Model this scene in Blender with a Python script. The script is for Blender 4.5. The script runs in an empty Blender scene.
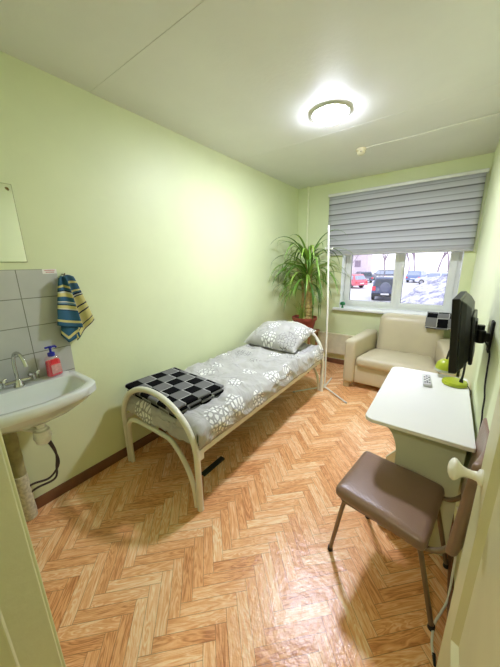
import bpy, bmesh, math, random
from mathutils import Vector, Matrix, noise
PI = math.pi
random.seed(7)
scn = bpy.context.scene
COL = scn.collection

# ------------------------------------------------------------------ camera, world, light, exposure
cam_d = bpy.data.cameras.new('camera')
cam = bpy.data.objects.new('camera', cam_d); COL.objects.link(cam)
right = Vector((0.80985, 0.58636, -0.01777)); down = Vector((0.13061, -0.2097, -0.96903)); fwd = right.cross(down)
fwd = Vector((-0.57192, 0.78246, -0.24641))
fwd.normalize(); right = (right - fwd * right.dot(fwd)).normalized(); up = right.cross(fwd)
cam.matrix_world = Matrix(((right.x, up.x, -fwd.x, 0), (right.y, up.y, -fwd.y, 0), (right.z, up.z, -fwd.z, 1.5), (0, 0, 0, 1)))
cam_d.sensor_fit = 'HORIZONTAL'; cam_d.sensor_width = 36; cam_d.lens = 271.28 / 500 * 36
cam_d.clip_start = 0.02; cam_d.clip_end = 400
scn.camera = cam
scn.view_settings.view_transform = 'Standard'; scn.view_settings.look = 'None'
scn.view_settings.gamma = 1; scn.view_settings.use_curve_mapping = False
scn.view_settings.exposure = 0.50
LAMP = 112.0      # emission of the ceiling lamp's diffuser
HALL_FILL = 85.0       # emission of the fill lamp added in the corridor
w = bpy.data.worlds.new('overcast_sky'); scn.world = w; w.use_nodes = True
wn = w.node_tree.nodes; wl = w.node_tree.links
bg = wn['Background']; tc = wn.new('ShaderNodeTexCoord'); sp = wn.new('ShaderNodeSeparateXYZ'); rm = wn.new('ShaderNodeValToRGB')
wl.new(tc.outputs['Generated'], sp.inputs[0]); wl.new(sp.outputs['Z'], rm.inputs[0]); wl.new(rm.outputs[0], bg.inputs[0])
rm.color_ramp.elements[0].color = (0.90, 0.90, 1.0, 1); rm.color_ramp.elements[1].color = (0.86, 0.92, 1.0, 1)
bg.inputs[1].default_value = 1.75
pl = bpy.data.lights.new('window_portal', 'AREA'); pl.shape = 'RECTANGLE'; pl.size = 1.3; pl.size_y = 0.9; pl.cycles.is_portal = True
po = bpy.data.objects.new('window_portal', pl); COL.objects.link(po); po.location = (-0.58, 4.24, 1.3); po.rotation_euler = (-PI / 2, 0, 0)
scn.cycles.use_denoising = True
scn.cycles.max_bounces = 10; scn.cycles.diffuse_bounces = 6; scn.cycles.transparent_max_bounces = 16
scn.cycles.sample_clamp_indirect = 6; scn.cycles.caustics_reflective = False; scn.cycles.caustics_refractive = False

# ------------------------------------------------------------------ materials
def s2l(c): return tuple(((x / 255) / 12.92 if x / 255 <= .04045 else ((x / 255 + .055) / 1.055) ** 2.4) for x in c)
def hexc(c): return s2l(c) + (1,)
class N:
    def __init__(s, name):
        s.m = bpy.data.materials.new(name); s.m.use_nodes = True
        s.n = s.m.node_tree.nodes; s.l = s.m.node_tree.links; s.b = s.n['Principled BSDF']
    def add(s, t, **k):
        nd = s.n.new('ShaderNode' + t)
        for a, v in k.items(): setattr(nd, a, v)
        return nd
    def link(s, a, b): s.l.new(a, b)
    def coord(s, kind='Object', scale=(1, 1, 1)):
        t = s.add('TexCoord'); mp = s.add('Mapping'); mp.inputs['Scale'].default_value = scale
        s.link(t.outputs[kind], mp.inputs[0]); return mp.outputs[0]
    def math(s, op, a, b=None, clamp=False):
        nd = s.add('Math', operation=op, use_clamp=clamp)
        for i, v in enumerate((a, b)):
            if v is None: continue
            if hasattr(v, 'links'): s.link(v, nd.inputs[i])
            else: nd.inputs[i].default_value = v
        return nd.outputs[0]
    def mix(s, f, a, b, blend='MIX'):
        nd = s.add('MixRGB', blend_type=blend)
        for i, v in enumerate((f, a, b)):
            if hasattr(v, 'links'): s.link(v, nd.inputs[i])
            else: nd.inputs[i].default_value = v
        return nd.outputs[0]
    def ramp(s, f, stops, interp='LINEAR'):
        nd = s.add('ValToRGB'); cr = nd.color_ramp; cr.interpolation = interp
        while len(cr.elements) < len(stops): cr.elements.new(0.5)
        for e, (p, c) in zip(cr.elements, stops): e.position = p; e.color = c if len(c) == 4 else tuple(c) + (1,)
        s.link(f, nd.inputs[0]); return nd.outputs[0]
    def noise(s, vec, scale, detail=3, rough=.5):
        nd = s.add('TexNoise'); nd.inputs['Scale'].default_value = scale; nd.inputs['Detail'].default_value = detail; nd.inputs['Roughness'].default_value = rough
        s.link(vec, nd.inputs['Vector']); return nd.outputs[0]
    def bump(s, h, strength=.2, dist=.01):
        nd = s.add('Bump'); nd.inputs['Strength'].default_value = strength; nd.inputs['Distance'].default_value = dist
        s.link(h, nd.inputs['Height']); s.link(nd.outputs[0], s.b.inputs['Normal'])
    def base(s, c):
        if hasattr(c, 'links'): s.link(c, s.b.inputs['Base Color'])
        else: s.b.inputs['Base Color'].default_value = c
def basic(name, rgb, rough=.5, metal=0, var=.06, vscale=14, bump=0, bscale=60, spec=.5, trans=0, coat=0):
    k = N(name); c = hexc(rgb); v = k.coord()
    f = k.noise(v, vscale, 3)
    lo = tuple(x * (1 - var) for x in c[:3]) + (1,); hi = tuple(min(1, x * (1 + var)) for x in c[:3]) + (1,)
    k.base(k.ramp(f, [(.3, lo), (.7, hi)]))
    k.b.inputs['Roughness'].default_value = rough; k.b.inputs['Metallic'].default_value = metal
    k.b.inputs['Specular IOR Level'].default_value = spec
    if coat: k.b.inputs['Coat Weight'].default_value = coat; k.b.inputs['Coat Roughness'].default_value = .1
    if trans: k.b.inputs['Transmission Weight'].default_value = trans
    if bump: k.bump(k.noise(v, bscale, 3), bump, .004)
    return k.m
def emit(name, rgb, strength):
    k = N(name); k.b.inputs['Emission Color'].default_value = hexc(rgb); k.b.inputs['Emission Strength'].default_value = strength; k.base(hexc(rgb)); return k.m

M = {}
WALLC = (220, 228, 184)
def wall_mat(name, rgb, seed=0):
    k = N(name); v = k.coord('Object', (1, 1, 1)); c = hexc(rgb)
    f = k.noise(v, 1.6, 4, .6)
    k.base(k.ramp(f, [(.25, tuple(x * .95 for x in c[:3])), (.75, tuple(min(1, x * 1.04) for x in c[:3]))]))
    k.b.inputs['Roughness'].default_value = .48; k.b.inputs['Specular IOR Level'].default_value = .35
    k.bump(k.noise(v, 38, 4, .6), .12, .006); return k.m
M['wall'] = wall_mat('green_wall_paint', WALLC)
M['ceil'] = wall_mat('ceiling_paint', (222, 223, 218))
M['trimgreen'] = wall_mat('door_frame_paint', (214, 216, 172))
M['door'] = basic('door_cream_paint', (198, 196, 150), .38, var=.05, vscale=5, bump=.12, bscale=24)
M['hall'] = basic('corridor_paint', (170, 172, 120), .6)
# parquet vinyl
k = N('parquet_vinyl')
uv = k.add('UVMap', uv_map='grain'); e = k.add('UVMap', uv_map='edge'); at = k.add('Attribute', attribute_name='tone')
mp = k.add('Mapping'); mp.inputs['Scale'].default_value = (7, 75, 1); k.link(uv.outputs[0], mp.inputs[0])
g1 = k.noise(mp.outputs[0], 1.0, 6, .68)
mp2 = k.add('Mapping'); mp2.inputs['Scale'].default_value = (3.2, 26, 1); k.link(uv.outputs[0], mp2.inputs[0])
g2 = k.add('TexNoise'); g2.inputs['Scale'].default_value = 1.0; g2.inputs['Detail'].default_value = 2; g2.inputs['Distortion'].default_value = 1.6; k.link(mp2.outputs[0], g2.inputs['Vector'])
ring = k.math('ABSOLUTE', k.math('SUBTRACT', k.math('FRACT', k.math('MULTIPLY', g2.outputs[0], 7)), .5))
tone = at.outputs['Fac']
gr = k.math('ADD', k.math('MULTIPLY', g1, .62), k.math('MULTIPLY', ring, .62))
tt = k.math('ADD', k.math('MULTIPLY', tone, .26), k.math('MULTIPLY', gr, .85))
colr = k.ramp(tt, [(.22, hexc((176, 108, 60))), (.40, hexc((222, 156, 98))), (.56, hexc((238, 182, 126))), (.80, hexc((252, 224, 180)))])
es = k.add('SeparateXYZ'); k.link(e.outputs[0], es.inputs[0])
def edgef(o, wd): return k.math('LESS_THAN', k.math('MINIMUM', o, k.math('SUBTRACT', 1.0, o)), wd)
gap = k.math('MAXIMUM', edgef(es.outputs[0], .0045), edgef(es.outputs[1], .022))
k.base(k.mix(k.math('MULTIPLY', gap, .55), colr, hexc((104, 60, 34))))
k.b.inputs['Roughness'].default_value = .30; k.b.inputs['Specular IOR Level'].default_value = .6
ob = k.coord('Object'); wr = k.noise(ob, 26, 4, .6); wr2 = k.noise(ob, 5, 2, .5)
k.bump(k.math('ADD', k.math('MULTIPLY', wr, .7), wr2), .32, .012)
M['floor'] = k.m
M['brown_trim'] = basic('brown_baseboard', (112, 72, 44), .45, var=.15, vscale=9)
M['white_paint'] = basic('white_enamel', (226, 224, 206), .32, var=.04, vscale=8)
M['pvc'] = basic('white_pvc', (224, 226, 220), .35, var=.02)
M['sill'] = basic('white_sill', (232, 234, 230), .35, var=.02)
M['reveal'] = basic('white_reveal', (226, 230, 228), .5, var=.02)
M['gasket'] = basic('dark_gasket', (60, 60, 62), .6)
M['pipe'] = basic('pipe_paint', (232, 236, 200), .4)
k = N('window_glass'); k.base((1, 1, 1, 1)); k.b.inputs['Roughness'].default_value = 0; k.b.inputs['Transmission Weight'].default_value = 1; k.b.inputs['IOR'].default_value = 1.01
gtr = k.add('BsdfTransparent'); gmx = k.add('MixShader'); gmx.inputs[0].default_value = .05
gl = k.add('BsdfGlossy'); gl.inputs['Roughness'].default_value = .02
k.link(gtr.outputs[0], gmx.inputs[1]); k.link(gl.outputs[0], gmx.inputs[2]); k.link(gmx.outputs[0], k.n['Material Output'].inputs[0])
M['glass'] = k.m
# zebra blind fabric
k = N('zebra_blind_fabric'); v = k.coord('Object'); sx = k.add('SeparateXYZ'); k.link(v, sx.inputs[0])
zz = k.math('FRACT', k.math('MULTIPLY', sx.outputs[2], 1 / .1335))
cb = k.ramp(zz, [(0, hexc((120, 120, 122))), (.05, hexc((126, 126, 128))), (.10, hexc((222, 223, 228))), (.44, hexc((206, 207, 212))), (.49, hexc((158, 159, 163))), (.55, hexc((212, 214, 219))), (.94, hexc((192, 193, 198))), (1, hexc((120, 120, 122)))])
fine = k.noise(k.coord('Object', (6, 6, 900)), 1, 2)
cb = k.mix(.12, cb, fine, 'OVERLAY')
df = k.add('BsdfDiffuse'); trl = k.add('BsdfTranslucent'); mx = k.add('MixShader'); mx.inputs[0].default_value = .3
k.link(cb, df.inputs[0]); k.link(cb, trl.inputs[0]); k.link(df.outputs[0], mx.inputs[1]); k.link(trl.outputs[0], mx.inputs[2]); k.link(mx.outputs[0], k.n['Material Output'].inputs[0])
M['blind'] = k.m
# bedding
k = N('floral_bed_linen'); uv = k.add('UVMap', uv_map='cloth')
nz = k.noise(uv.outputs[0], 7, 2)
def vor(scale, feature='F1', rnd=1.0, src=None):
    nd = k.add('TexVoronoi', feature=feature, voronoi_dimensions='2D'); nd.inputs['Scale'].default_value = scale; nd.inputs['Randomness'].default_value = rnd
    k.link(src or uv.outputs[0], nd.inputs['Vector']); return nd
cl = vor(3.7, 'F1', .8)
rsep = k.add('SeparateColor'); k.link(cl.outputs['Color'], rsep.inputs[0])
rad = k.math('ADD', .24, k.math('MULTIPLY', rsep.outputs[1], .20))
inside = k.math('LESS_THAN', k.math('ADD', cl.outputs['Distance'], k.math('MULTIPLY', nz, .1)), rad)
pt = vor(29, 'DISTANCE_TO_EDGE', .8)
petal = k.math('GREATER_THAN', pt.outputs['Distance'], .17)
pt2 = vor(26, 'DISTANCE_TO_EDGE', 1)
line = k.math('LESS_THAN', pt2.outputs['Distance'], .05)
typ = rsep.outputs[0]
base = k.ramp(k.noise(uv.outputs[0], 3, 3), [(.3, hexc((176, 175, 169))), (.7, hexc((194, 193, 187)))])
lace = k.mix(line, base, hexc((112, 112, 110)))
wht = k.mix(petal, hexc((170, 170, 165)), hexc((236, 236, 230)))
isw = k.math('GREATER_THAN', typ, .42); isl = k.math('MULTIPLY', k.math('LESS_THAN', typ, .42), k.math('GREATER_THAN', typ, .12))
c1 = k.mix(k.math('MULTIPLY', inside, isl), base, lace); c2 = k.mix(k.math('MULTIPLY', inside, isw), c1, wht)
k.base(c2); k.b.inputs['Roughness'].default_value = .85; k.b.inputs['Specular IOR Level'].default_value = .15
cz = k.add('TexNoise'); cz.inputs['Scale'].default_value = 3.6; cz.inputs['Detail'].default_value = 3; cz.inputs['Distortion'].default_value = .9; k.link(uv.outputs[0], cz.inputs['Vector'])
rdg = k.math('POWER', k.math('SUBTRACT', 1.0, k.math('MULTIPLY', k.math('ABSOLUTE', k.math('SUBTRACT', cz.outputs[0], .5)), 2.6), True), 5)
k.bump(k.math('ADD', k.math('MULTIPLY', rdg, .8), k.math('MULTIPLY', k.noise(uv.outputs[0], 16, 4, .6), .5)), .55, .03)
M['linen'] = k.m
M['sheet'] = basic('grey_sheet', (178, 178, 174), .85, var=.05, vscale=5, bump=.3, bscale=12, spec=.15)
M['mattress'] = basic('green_mattress_ticking', (120, 140, 108), .85, var=.1, spec=.1)
k = N('black_check_fleece'); uv = k.add('UVMap', uv_map='cloth'); us = k.add('SeparateXYZ'); k.link(uv.outputs[0], us.inputs[0])
fx = k.math('FRACT', k.math('MULTIPLY', us.outputs[0], 1 / .21)); fy = k.math('FRACT', k.math('MULTIPLY', us.outputs[1], 1 / .21))
sq = k.math('ABSOLUTE', k.math('SUBTRACT', k.math('LESS_THAN', fx, .5), k.math('LESS_THAN', fy, .5)))
sq = k.math('GREATER_THAN', k.math('ABSOLUTE', sq), .5)
ln = k.math('MAXIMUM', k.math('LESS_THAN', k.math('FRACT', k.math('MULTIPLY', fx, 2)), .07), k.math('LESS_THAN', k.math('FRACT', k.math('MULTIPLY', fy, 2)), .07))
cc = k.mix(sq, hexc((16, 16, 18)), hexc((116, 116, 114))); cc = k.mix(k.math('MULTIPLY', ln, k.math('SUBTRACT', 1, sq)), cc, hexc((176, 176, 172)))
k.base(cc); k.b.inputs['Roughness'].default_value = .95; k.b.inputs['Specular IOR Level'].default_value = .05
k.bump(k.noise(uv.outputs[0], 260, 2), .3, .004); M['check'] = k.m
# towel stripes
k = N('striped_towel'); uv = k.add('UVMap', uv_map='cloth'); us = k.add('SeparateXYZ'); k.link(uv.outputs[0], us.inputs[0])
BL, YE, DK, WH, LB = (58, 96, 118), (196, 188, 120), (34, 40, 62), (196, 200, 180), (96, 126, 140)
st = [(0, BL), (.16, YE), (.20, BL), (.26, DK), (.28, WH), (.31, YE), (.38, BL), (.47, WH), (.49, LB), (.53, DK), (.55, YE), (.61, WH), (.63, DK), (.645, BL), (.84, YE), (.89, BL), (.97, DK)]
k.base(k.ramp(us.outputs[1], [(p, hexc(c)) for p, c in st], 'CONSTANT'))
k.b.inputs['Roughness'].default_value = .95; k.b.inputs['Specular IOR Level'].default_value = .05
k.bump(k.noise(uv.outputs[0], 220, 2), .4, .004); M['towel'] = k.m
k = N('striped_towel_reverse'); uv = k.add('UVMap', uv_map='cloth'); us = k.add('SeparateXYZ'); k.link(uv.outputs[0], us.inputs[0])
st = [(0, BL), (.10, YE), (.14, BL), (.26, YE), (.29, BL), (.32, DK), (.345, WH), (.365, DK), (.385, YE), (.54, DK), (.57, YE), (.655, DK), (.68, YE), (.86, DK), (.88, YE), (.96, DK)]
k.base(k.ramp(us.outputs[1], [(p, hexc(c)) for p, c in st], 'CONSTANT'))
k.b.inputs['Roughness'].default_value = .95; k.bump(k.noise(uv.outputs[0], 220, 2), .4, .004); M['towel_back'] = k.m
# tiles
k = N('grey_wall_tile'); v = k.coord('Object'); sx = k.add('SeparateXYZ'); k.link(v, sx.inputs[0])
ty = k.math('FRACT', k.math('MULTIPLY', k.math('SUBTRACT', .282, sx.outputs[1]), 1 / .205)); tz = k.math('FRACT', k.math('MULTIPLY', k.math('SUBTRACT', 1.495, sx.outputs[2]), 1 / .162))
def ef(o, wd): return k.math('LESS_THAN', k.math('MINIMUM', o, k.math('SUBTRACT', 1.0, o)), wd)
gt = k.math('MAXIMUM', ef(ty, .011), ef(tz, .015))
tcol = k.ramp(k.noise(v, 5, 3), [(.3, hexc((178, 180, 174))), (.7, hexc((190, 191, 184)))])
k.base(k.mix(gt, tcol, hexc((120, 122, 108)))); k.b.inputs['Roughness'].default_value = .3
k.bump(k.math('SUBTRACT', 1, gt), .4, .003); M['tile'] = k.m
M['ceramic'] = basic('white_ceramic', (214, 218, 212), .16, var=.02, coat=.4)
M['chrome'] = basic('chrome', (200, 200, 195), .14, 1, var=.02)
M['plastic_white'] = basic('white_plastic', (226, 226, 214), .4, var=.03)
M['plastic_grey'] = basic('grey_plastic', (188, 188, 188), .4, var=.03)
M['hose'] = basic('dark_braided_hose', (66, 56, 48), .5, .3, var=.3, vscale=200)
M['plaster'] = basic('rough_plaster_lagging', (196, 190, 160), .9, var=.25, vscale=60, bump=.6, bscale=60)
M['lag'] = basic('painted_lagging', (150, 144, 100), .8, var=.2, vscale=24, bump=.4, bscale=30)
k = N('red_soap'); k.base(hexc((232, 66, 88))); k.b.inputs['Roughness'].default_value = .1; M['soap'] = k.m
k = N('clear_plastic'); gtr = k.add('BsdfTransparent'); gtr.inputs[0].default_value = (1, .95, .95, 1); gl = k.add('BsdfGlossy'); gl.inputs['Roughness'].default_value = .05; gmx = k.add('MixShader'); gmx.inputs[0].default_value = .12
k.link(gtr.outputs[0], gmx.inputs[1]); k.link(gl.outputs[0], gmx.inputs[2]); k.link(gmx.outputs[0], k.n['Material Output'].inputs[0]); M['clear'] = k.m
M['soaplabel'] = basic('soap_label', (204, 146, 140), .4, var=.2, vscale=60)
M['redlabel'] = basic('red_label', (214, 40, 50), .4)
M['whitelabel'] = basic('white_label', (236, 232, 226), .4)
M['blue'] = basic('blue_plastic', (28, 34, 150), .35)
k = N('mirror_silver'); k.base((.9, .92, .88, 1)); k.b.inputs['Metallic'].default_value = 1; k.b.inputs['Roughness'].default_value = .04; M['mirror'] = k.m
M['mirroredge'] = basic('mirror_edge', (150, 156, 110), .3)
M['brass'] = basic('brass_clip', (120, 96, 50), .4, .8)
M['leatherette'] = basic('cream_leatherette', (196, 186, 156), .40, var=.05, vscale=4, bump=.15, bscale=90)
M['sofa_foot'] = basic('pale_sofa_foot', (190, 176, 136), .5)
M['brownvinyl'] = basic('brown_vinyl', (130, 104, 86), .34, var=.08, vscale=7, bump=.25, bscale=140)
M['tubemetal'] = basic('worn_metal_tube', (128, 112, 90), .38, .6, var=.15)
M['rubber'] = basic('black_rubber', (22, 22, 22), .6)
M['desktop'] = basic('white_laminate', (222, 222, 214), .28, var=.02, vscale=3)
M['deskshade'] = basic('shaded_white_laminate', (206, 210, 180), .45, var=.04, vscale=6)  # same white as the desk top, its shade put into the colour
M['blackplastic'] = basic('black_plastic', (13, 13, 14), .38, var=.1)
M['greyshell'] = basic('charcoal_shell', (24, 24, 24), .42, var=.1)
M['blackmetal'] = basic('black_metal', (16, 16, 17), .4, .2)
k = N('dark_screen'); k.base(hexc((8, 8, 10))); k.b.inputs['Roughness'].default_value = .12; M['screen'] = k.m
M['lime'] = basic('lime_green_plastic', (158, 170, 34), .35, var=.03)
M['lamp_grey'] = basic('lamp_rim', (176, 178, 164), .4)
M['terracotta'] = basic('terracotta_pot', (148, 66, 48), .6, var=.1)
M['soil'] = basic('soil', (52, 38, 28), .95, var=.3, vscale=60, bump=.8, bscale=80)
M['bark'] = basic('dry_bark', (176, 152, 92), .85, var=.3, vscale=40, bump=.8, bscale=50)
k = N('strap_leaf'); at = k.add('Attribute', attribute_name='tone')
k.base(k.ramp(at.outputs['Fac'], [(0, hexc((58, 92, 40))), (.45, hexc((104, 148, 58))), (.8, hexc((150, 184, 82))), (1, hexc((200, 210, 116)))]))
k.b.inputs['Roughness'].default_value = .42; k.b.inputs['Specular IOR Level'].default_value = .4
trl = k.add('BsdfTranslucent'); trl.inputs[0].default_value = hexc((120, 160, 50)); mx = k.add('MixShader'); mx.inputs[0].default_value = .18
k.link(k.b.outputs[0], mx.inputs[1]); k.link(trl.outputs[0], mx.inputs[2]); k.link(mx.outputs[0], k.n['Material Output'].inputs[0]); M['leaf'] = k.m
M['wood'] = basic('stool_wood', (150, 106, 66), .5, var=.15)
M['green_orn'] = basic('green_glazed', (20, 118, 66), .3)
M['darkgreen'] = basic('dark_green_slat', (34, 40, 32), .7)
M['diffuser'] = emit('lit_lamp_diffuser', (230, 233, 255), LAMP)
M['hall_fill_glow'] = emit('corridor_fill_glow', (255, 246, 226), HALL_FILL)
M['detector'] = basic('detector_plastic', (222, 216, 184), .4)
M['detector_hole'] = basic('detector_dark', (70, 62, 52), .6)
# outside
M['snow'] = basic('snow', (208, 206, 218), .8, var=.06, vscale=.8, bump=.5, bscale=2, spec=.2)
k = N('dirty_shaded_snow'); v = k.coord('Object'); f = k.math('ADD', k.math('MULTIPLY', k.noise(v, 2.2, 6, .7), .75), k.math('MULTIPLY', k.noise(v, 9, 3, .7), .3))
k.base(k.ramp(f, [(.36, hexc((96, 96, 124))), (.47, hexc((150, 150, 178))), (.56, hexc((214, 212, 224)))]))  # dark patches paint the heap's purple shadows along with the dirt
k.b.inputs['Roughness'].default_value = .9; k.bump(f, .8, .2); M['dirtyshadedsnow'] = k.m
M['navy'] = basic('navy_car_paint', (84, 94, 126), .25, .2, coat=.6)  # car paints are lightened: outdoor haze is mixed into their colours
M['red'] = basic('red_car_paint', (206, 96, 116), .25, .1, coat=.6)
M['grey_car'] = basic('grey_car_paint', (96, 100, 122), .25, .3, coat=.6)
M['bluecar'] = basic('blue_car_paint', (112, 132, 178), .25, .2, coat=.6)
M['white_car'] = basic('snowy_car_paint', (206, 208, 222), .4, coat=.3)
M['carglass'] = basic('car_glass', (60, 66, 84), .08)
M['lightglass'] = basic('snowy_car_glass', (150, 160, 184), .15)
M['tyre'] = basic('tyre', (44, 44, 52), .8)
M['hub'] = basic('wheel_hub', (170, 172, 180), .35, .6)
M['tail'] = basic('tail_light', (232, 60, 76), .25)
M['plate'] = basic('number_plate', (226, 226, 230), .4)
M['branch'] = basic('grey_branch', (150, 132, 150), .9, var=.2)
M['facade'] = basic('pale_facade', (210, 196, 206), .9, var=.08, vscale=.5)
M['facadewin'] = basic('facade_window', (140, 122, 142), .3)

# ------------------------------------------------------------------ mesh helpers
def wl_of(p):
    v = Vector((0, 0, 0))
    while p: v += p.location; p = p.parent
    return v
def finish(name, bm, mat, parent=None, local=False, smooth=True, bevel=0, seg=2, subsurf=0, angle=40, keep=False):
    if not keep: bmesh.ops.recalc_face_normals(bm, faces=bm.faces[:])
    me = bpy.data.meshes.new(name); 
    off = Vector((0, 0, 0)); loc = Vector((0, 0, 0))
    if parent and not local: off = wl_of(parent)
    if not parent and not local:
        vs = [v.co for v in bm.verts]
        loc = Vector(((min(v.x for v in vs) + max(v.x for v in vs)) / 2, (min(v.y for v in vs) + max(v.y for v in vs)) / 2, min(v.z for v in vs))); off = loc
    if off.length: bmesh.ops.translate(bm, verts=bm.verts[:], vec=-off)
    bm.to_mesh(me); bm.free()
    ms = mat if isinstance(mat, (list, tuple)) else [mat]
    for m_ in ms: me.materials.append(m_)
    o = bpy.data.objects.new(name, me); COL.objects.link(o); o.location = loc
    if parent: o.parent = parent
    if smooth:
        me.shade_smooth()
        try: me.set_sharp_from_angle(angle=math.radians(angle))
        except Exception: pass
    if bevel:
        b = o.modifiers.new('bevel', 'BEVEL'); b.width = bevel; b.segments = seg; b.limit_method = 'ANGLE'; b.angle_limit = math.radians(35)
    if subsurf:
        s_ = o.modifiers.new('subsurf', 'SUBSURF'); s_.levels = subsurf; s_.render_levels = subsurf
    return o
def tag(o, label, cat, group=None, kind=None):
    if label: o['label'] = label
    if cat: o['category'] = cat
    if group: o['group'] = group
    if kind: o['kind'] = kind
    return o
def thing(name, loc, label, cat, group=None, rot=(0, 0, 0)):
    o = bpy.data.objects.new(name, None); COL.objects.link(o); o.location = loc; o.rotation_euler = rot; o.empty_display_size = .1
    return tag(o, label, cat, group)
def struct(name, bm, mat, label=None, **k):
    o = finish(name, bm, mat, **k); o['kind'] = 'structure'
    if label: o['label'] = label
    return o
def BM(): return bmesh.new()
def box(bm, x0, y0, z0, x1, y1, z1, mi=0):
    vs = [bm.verts.new((x, y, z)) for z in (z0, z1) for y in (y0, y1) for x in (x0, x1)]
    for f in ((0, 2, 3, 1), (4, 5, 7, 6), (0, 1, 5, 4), (2, 6, 7, 3), (0, 4, 6, 2), (1, 3, 7, 5)):
        bm.faces.new([vs[i] for i in f]).material_index = mi
    return vs
def prism(bm, poly, axis, a, b):
    def p(u, v, d): return {'x': (d, u, v), 'y': (u, d, v), 'z': (u, v, d)}[axis]
    A = [bm.verts.new(p(u, v, a)) for u, v in poly]; B = [bm.verts.new(p(u, v, b)) for u, v in poly]
    bm.faces.new(A); bm.faces.new(B[::-1]); n = len(poly)
    for i in range(n): bm.faces.new((A[i], B[i], B[(i + 1) % n], A[(i + 1) % n]))
def smooth_path(pts, n=8):
    P = [Vector(p) for p in pts]; out = []
    for i in range(len(P) - 1):
        p0 = P[max(i - 1, 0)]; p1 = P[i]; p2 = P[i + 1]; p3 = P[min(i + 2, len(P) - 1)]
        for j in range(n):
            t = j / n
            out.append(.5 * ((2 * p1) + (p2 - p0) * t + (2 * p0 - 5 * p1 + 4 * p2 - p3) * t * t + (3 * p1 - p0 - 3 * p2 + p3) * t ** 3))
    out.append(P[-1]); return out
def tube(bm, pts, r, seg=10, cap=True):
    P = [Vector(p) for p in pts]; n = len(P)
    R = r if isinstance(r, (list, tuple)) else [r] * n
    T = [(P[min(i + 1, n - 1)] - P[max(i - 1, 0)]).normalized() for i in range(n)]
    up_ = Vector((0, 0, 1)) if abs(T[0].z) < .9 else Vector((1, 0, 0))
    nrm = (up_ - T[0] * up_.dot(T[0])).normalized(); rings = []
    for i in range(n):
        nrm = (nrm - T[i] * nrm.dot(T[i])).normalized(); bn = T[i].cross(nrm)
        rings.append([bm.verts.new(P[i] + (nrm * math.cos(2 * PI * j / seg) + bn * math.sin(2 * PI * j / seg)) * R[i]) for j in range(seg)])
    for a, b in zip(rings, rings[1:]):
        for j in range(seg): bm.faces.new((a[j], a[(j + 1) % seg], b[(j + 1) % seg], b[j]))
    if cap: bm.faces.new(rings[0][::-1]); bm.faces.new(rings[-1])
def lathe(bm, prof, c, axis='z', seg=28):
    c = Vector(c); rings = []
    for r, h in prof:
        ring = []
        for j in range(seg):
            a = 2 * PI * j / seg; u, v = r * math.cos(a), r * math.sin(a)
            d = {'z': (u, v, h), 'x': (h, u, v), 'y': (v, h, u)}[axis]; ring.append(bm.verts.new(c + Vector(d)))
        rings.append(ring)
    for a, b in zip(rings, rings[1:]):
        for j in range(seg): bm.faces.new((a[j], a[(j + 1) % seg], b[(j + 1) % seg], b[j]))
    bm.faces.new(rings[0][::-1]); bm.faces.new(rings[-1])
def rbox(bm, c, size, r, n=(8, 8, 4), deform=None, rot=0):
    """rounded box on a grid; deform(co in unit box, world co) -> co"""
    c = Vector(c); h = Vector(size) / 2; tmp = {}
    def vert(p):
        key = (round(p[0], 5), round(p[1], 5), round(p[2], 5))
        if key in tmp: return tmp[key]
        q = Vector((p[0] * h.x, p[1] * h.y, p[2] * h.z)); inn = Vector([max(-h[i] + r, min(h[i] - r, q[i])) for i in range(3)])
        d = q - inn
        if d.length > 1e-9: q = inn + d.normalized() * r
        if deform: q = deform(Vector(p), q)
        if rot: q = Matrix.Rotation(rot, 3, 'Z') @ q
        v_ = bm.verts.new(q + c); tmp[key] = v_; return v_
    def ticks(i):
        a = [-1, -1 + r / h[i] * .4, -1 + r / h[i]] ; b = [1 - r / h[i], 1 - r / h[i] * .4, 1]
        m_ = [a[2] + (b[0] - a[2]) * j / n[i] for j in range(1, n[i])]
        return a + m_ + b
    tk = [ticks(0), ticks(1), ticks(2)]
    for ax in range(3):
        u, v = [(1, 2), (0, 2), (0, 1)][ax]
        for s_ in (-1, 1):
            for i in range(len(tk[u]) - 1):
                for j in range(len(tk[v]) - 1):
                    q = []
                    for a, b in ((i, j), (i + 1, j), (i + 1, j + 1), (i, j + 1)):
                        p = [0, 0, 0]; p[ax] = s_; p[u] = tk[u][a]; p[v] = tk[v][b]; q.append(vert(p))
                    if len(set(q)) == 4: bm.faces.new(q)
def grid(bm, fn, nu, nv, uvname=None, uvfn=None):
    V = [[bm.verts.new(fn(i / nu, j / nv)) for j in range(nv + 1)] for i in range(nu + 1)]
    lay = bm.loops.layers.uv.get(uvname) or bm.loops.layers.uv.new(uvname) if uvname else None
    for i in range(nu):
        for j in range(nv):
            f = bm.faces.new((V[i][j], V[i + 1][j], V[i + 1][j + 1], V[i][j + 1]))
            if lay:
                for lp, (a, b) in zip(f.loops, ((i, j), (i + 1, j), (i + 1, j + 1), (i, j + 1))): lp[lay].uv = uvfn(a / nu, b / nv)
    return V
def solid(o, t, off=0):
    s_ = o.modifiers.new('solidify', 'SOLIDIFY'); s_.thickness = t; s_.offset = off; return o
def nz(p, s): return noise.noise(Vector(p) * s)

# ------------------------------------------------------------------ room shell
XL, XR, YF, YB, ZC = -1.97, 0.195, 0.08, 3.97, 2.555
DX0, DX1, DZ = -0.62, 0.118, 2.02        # doorway
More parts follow.
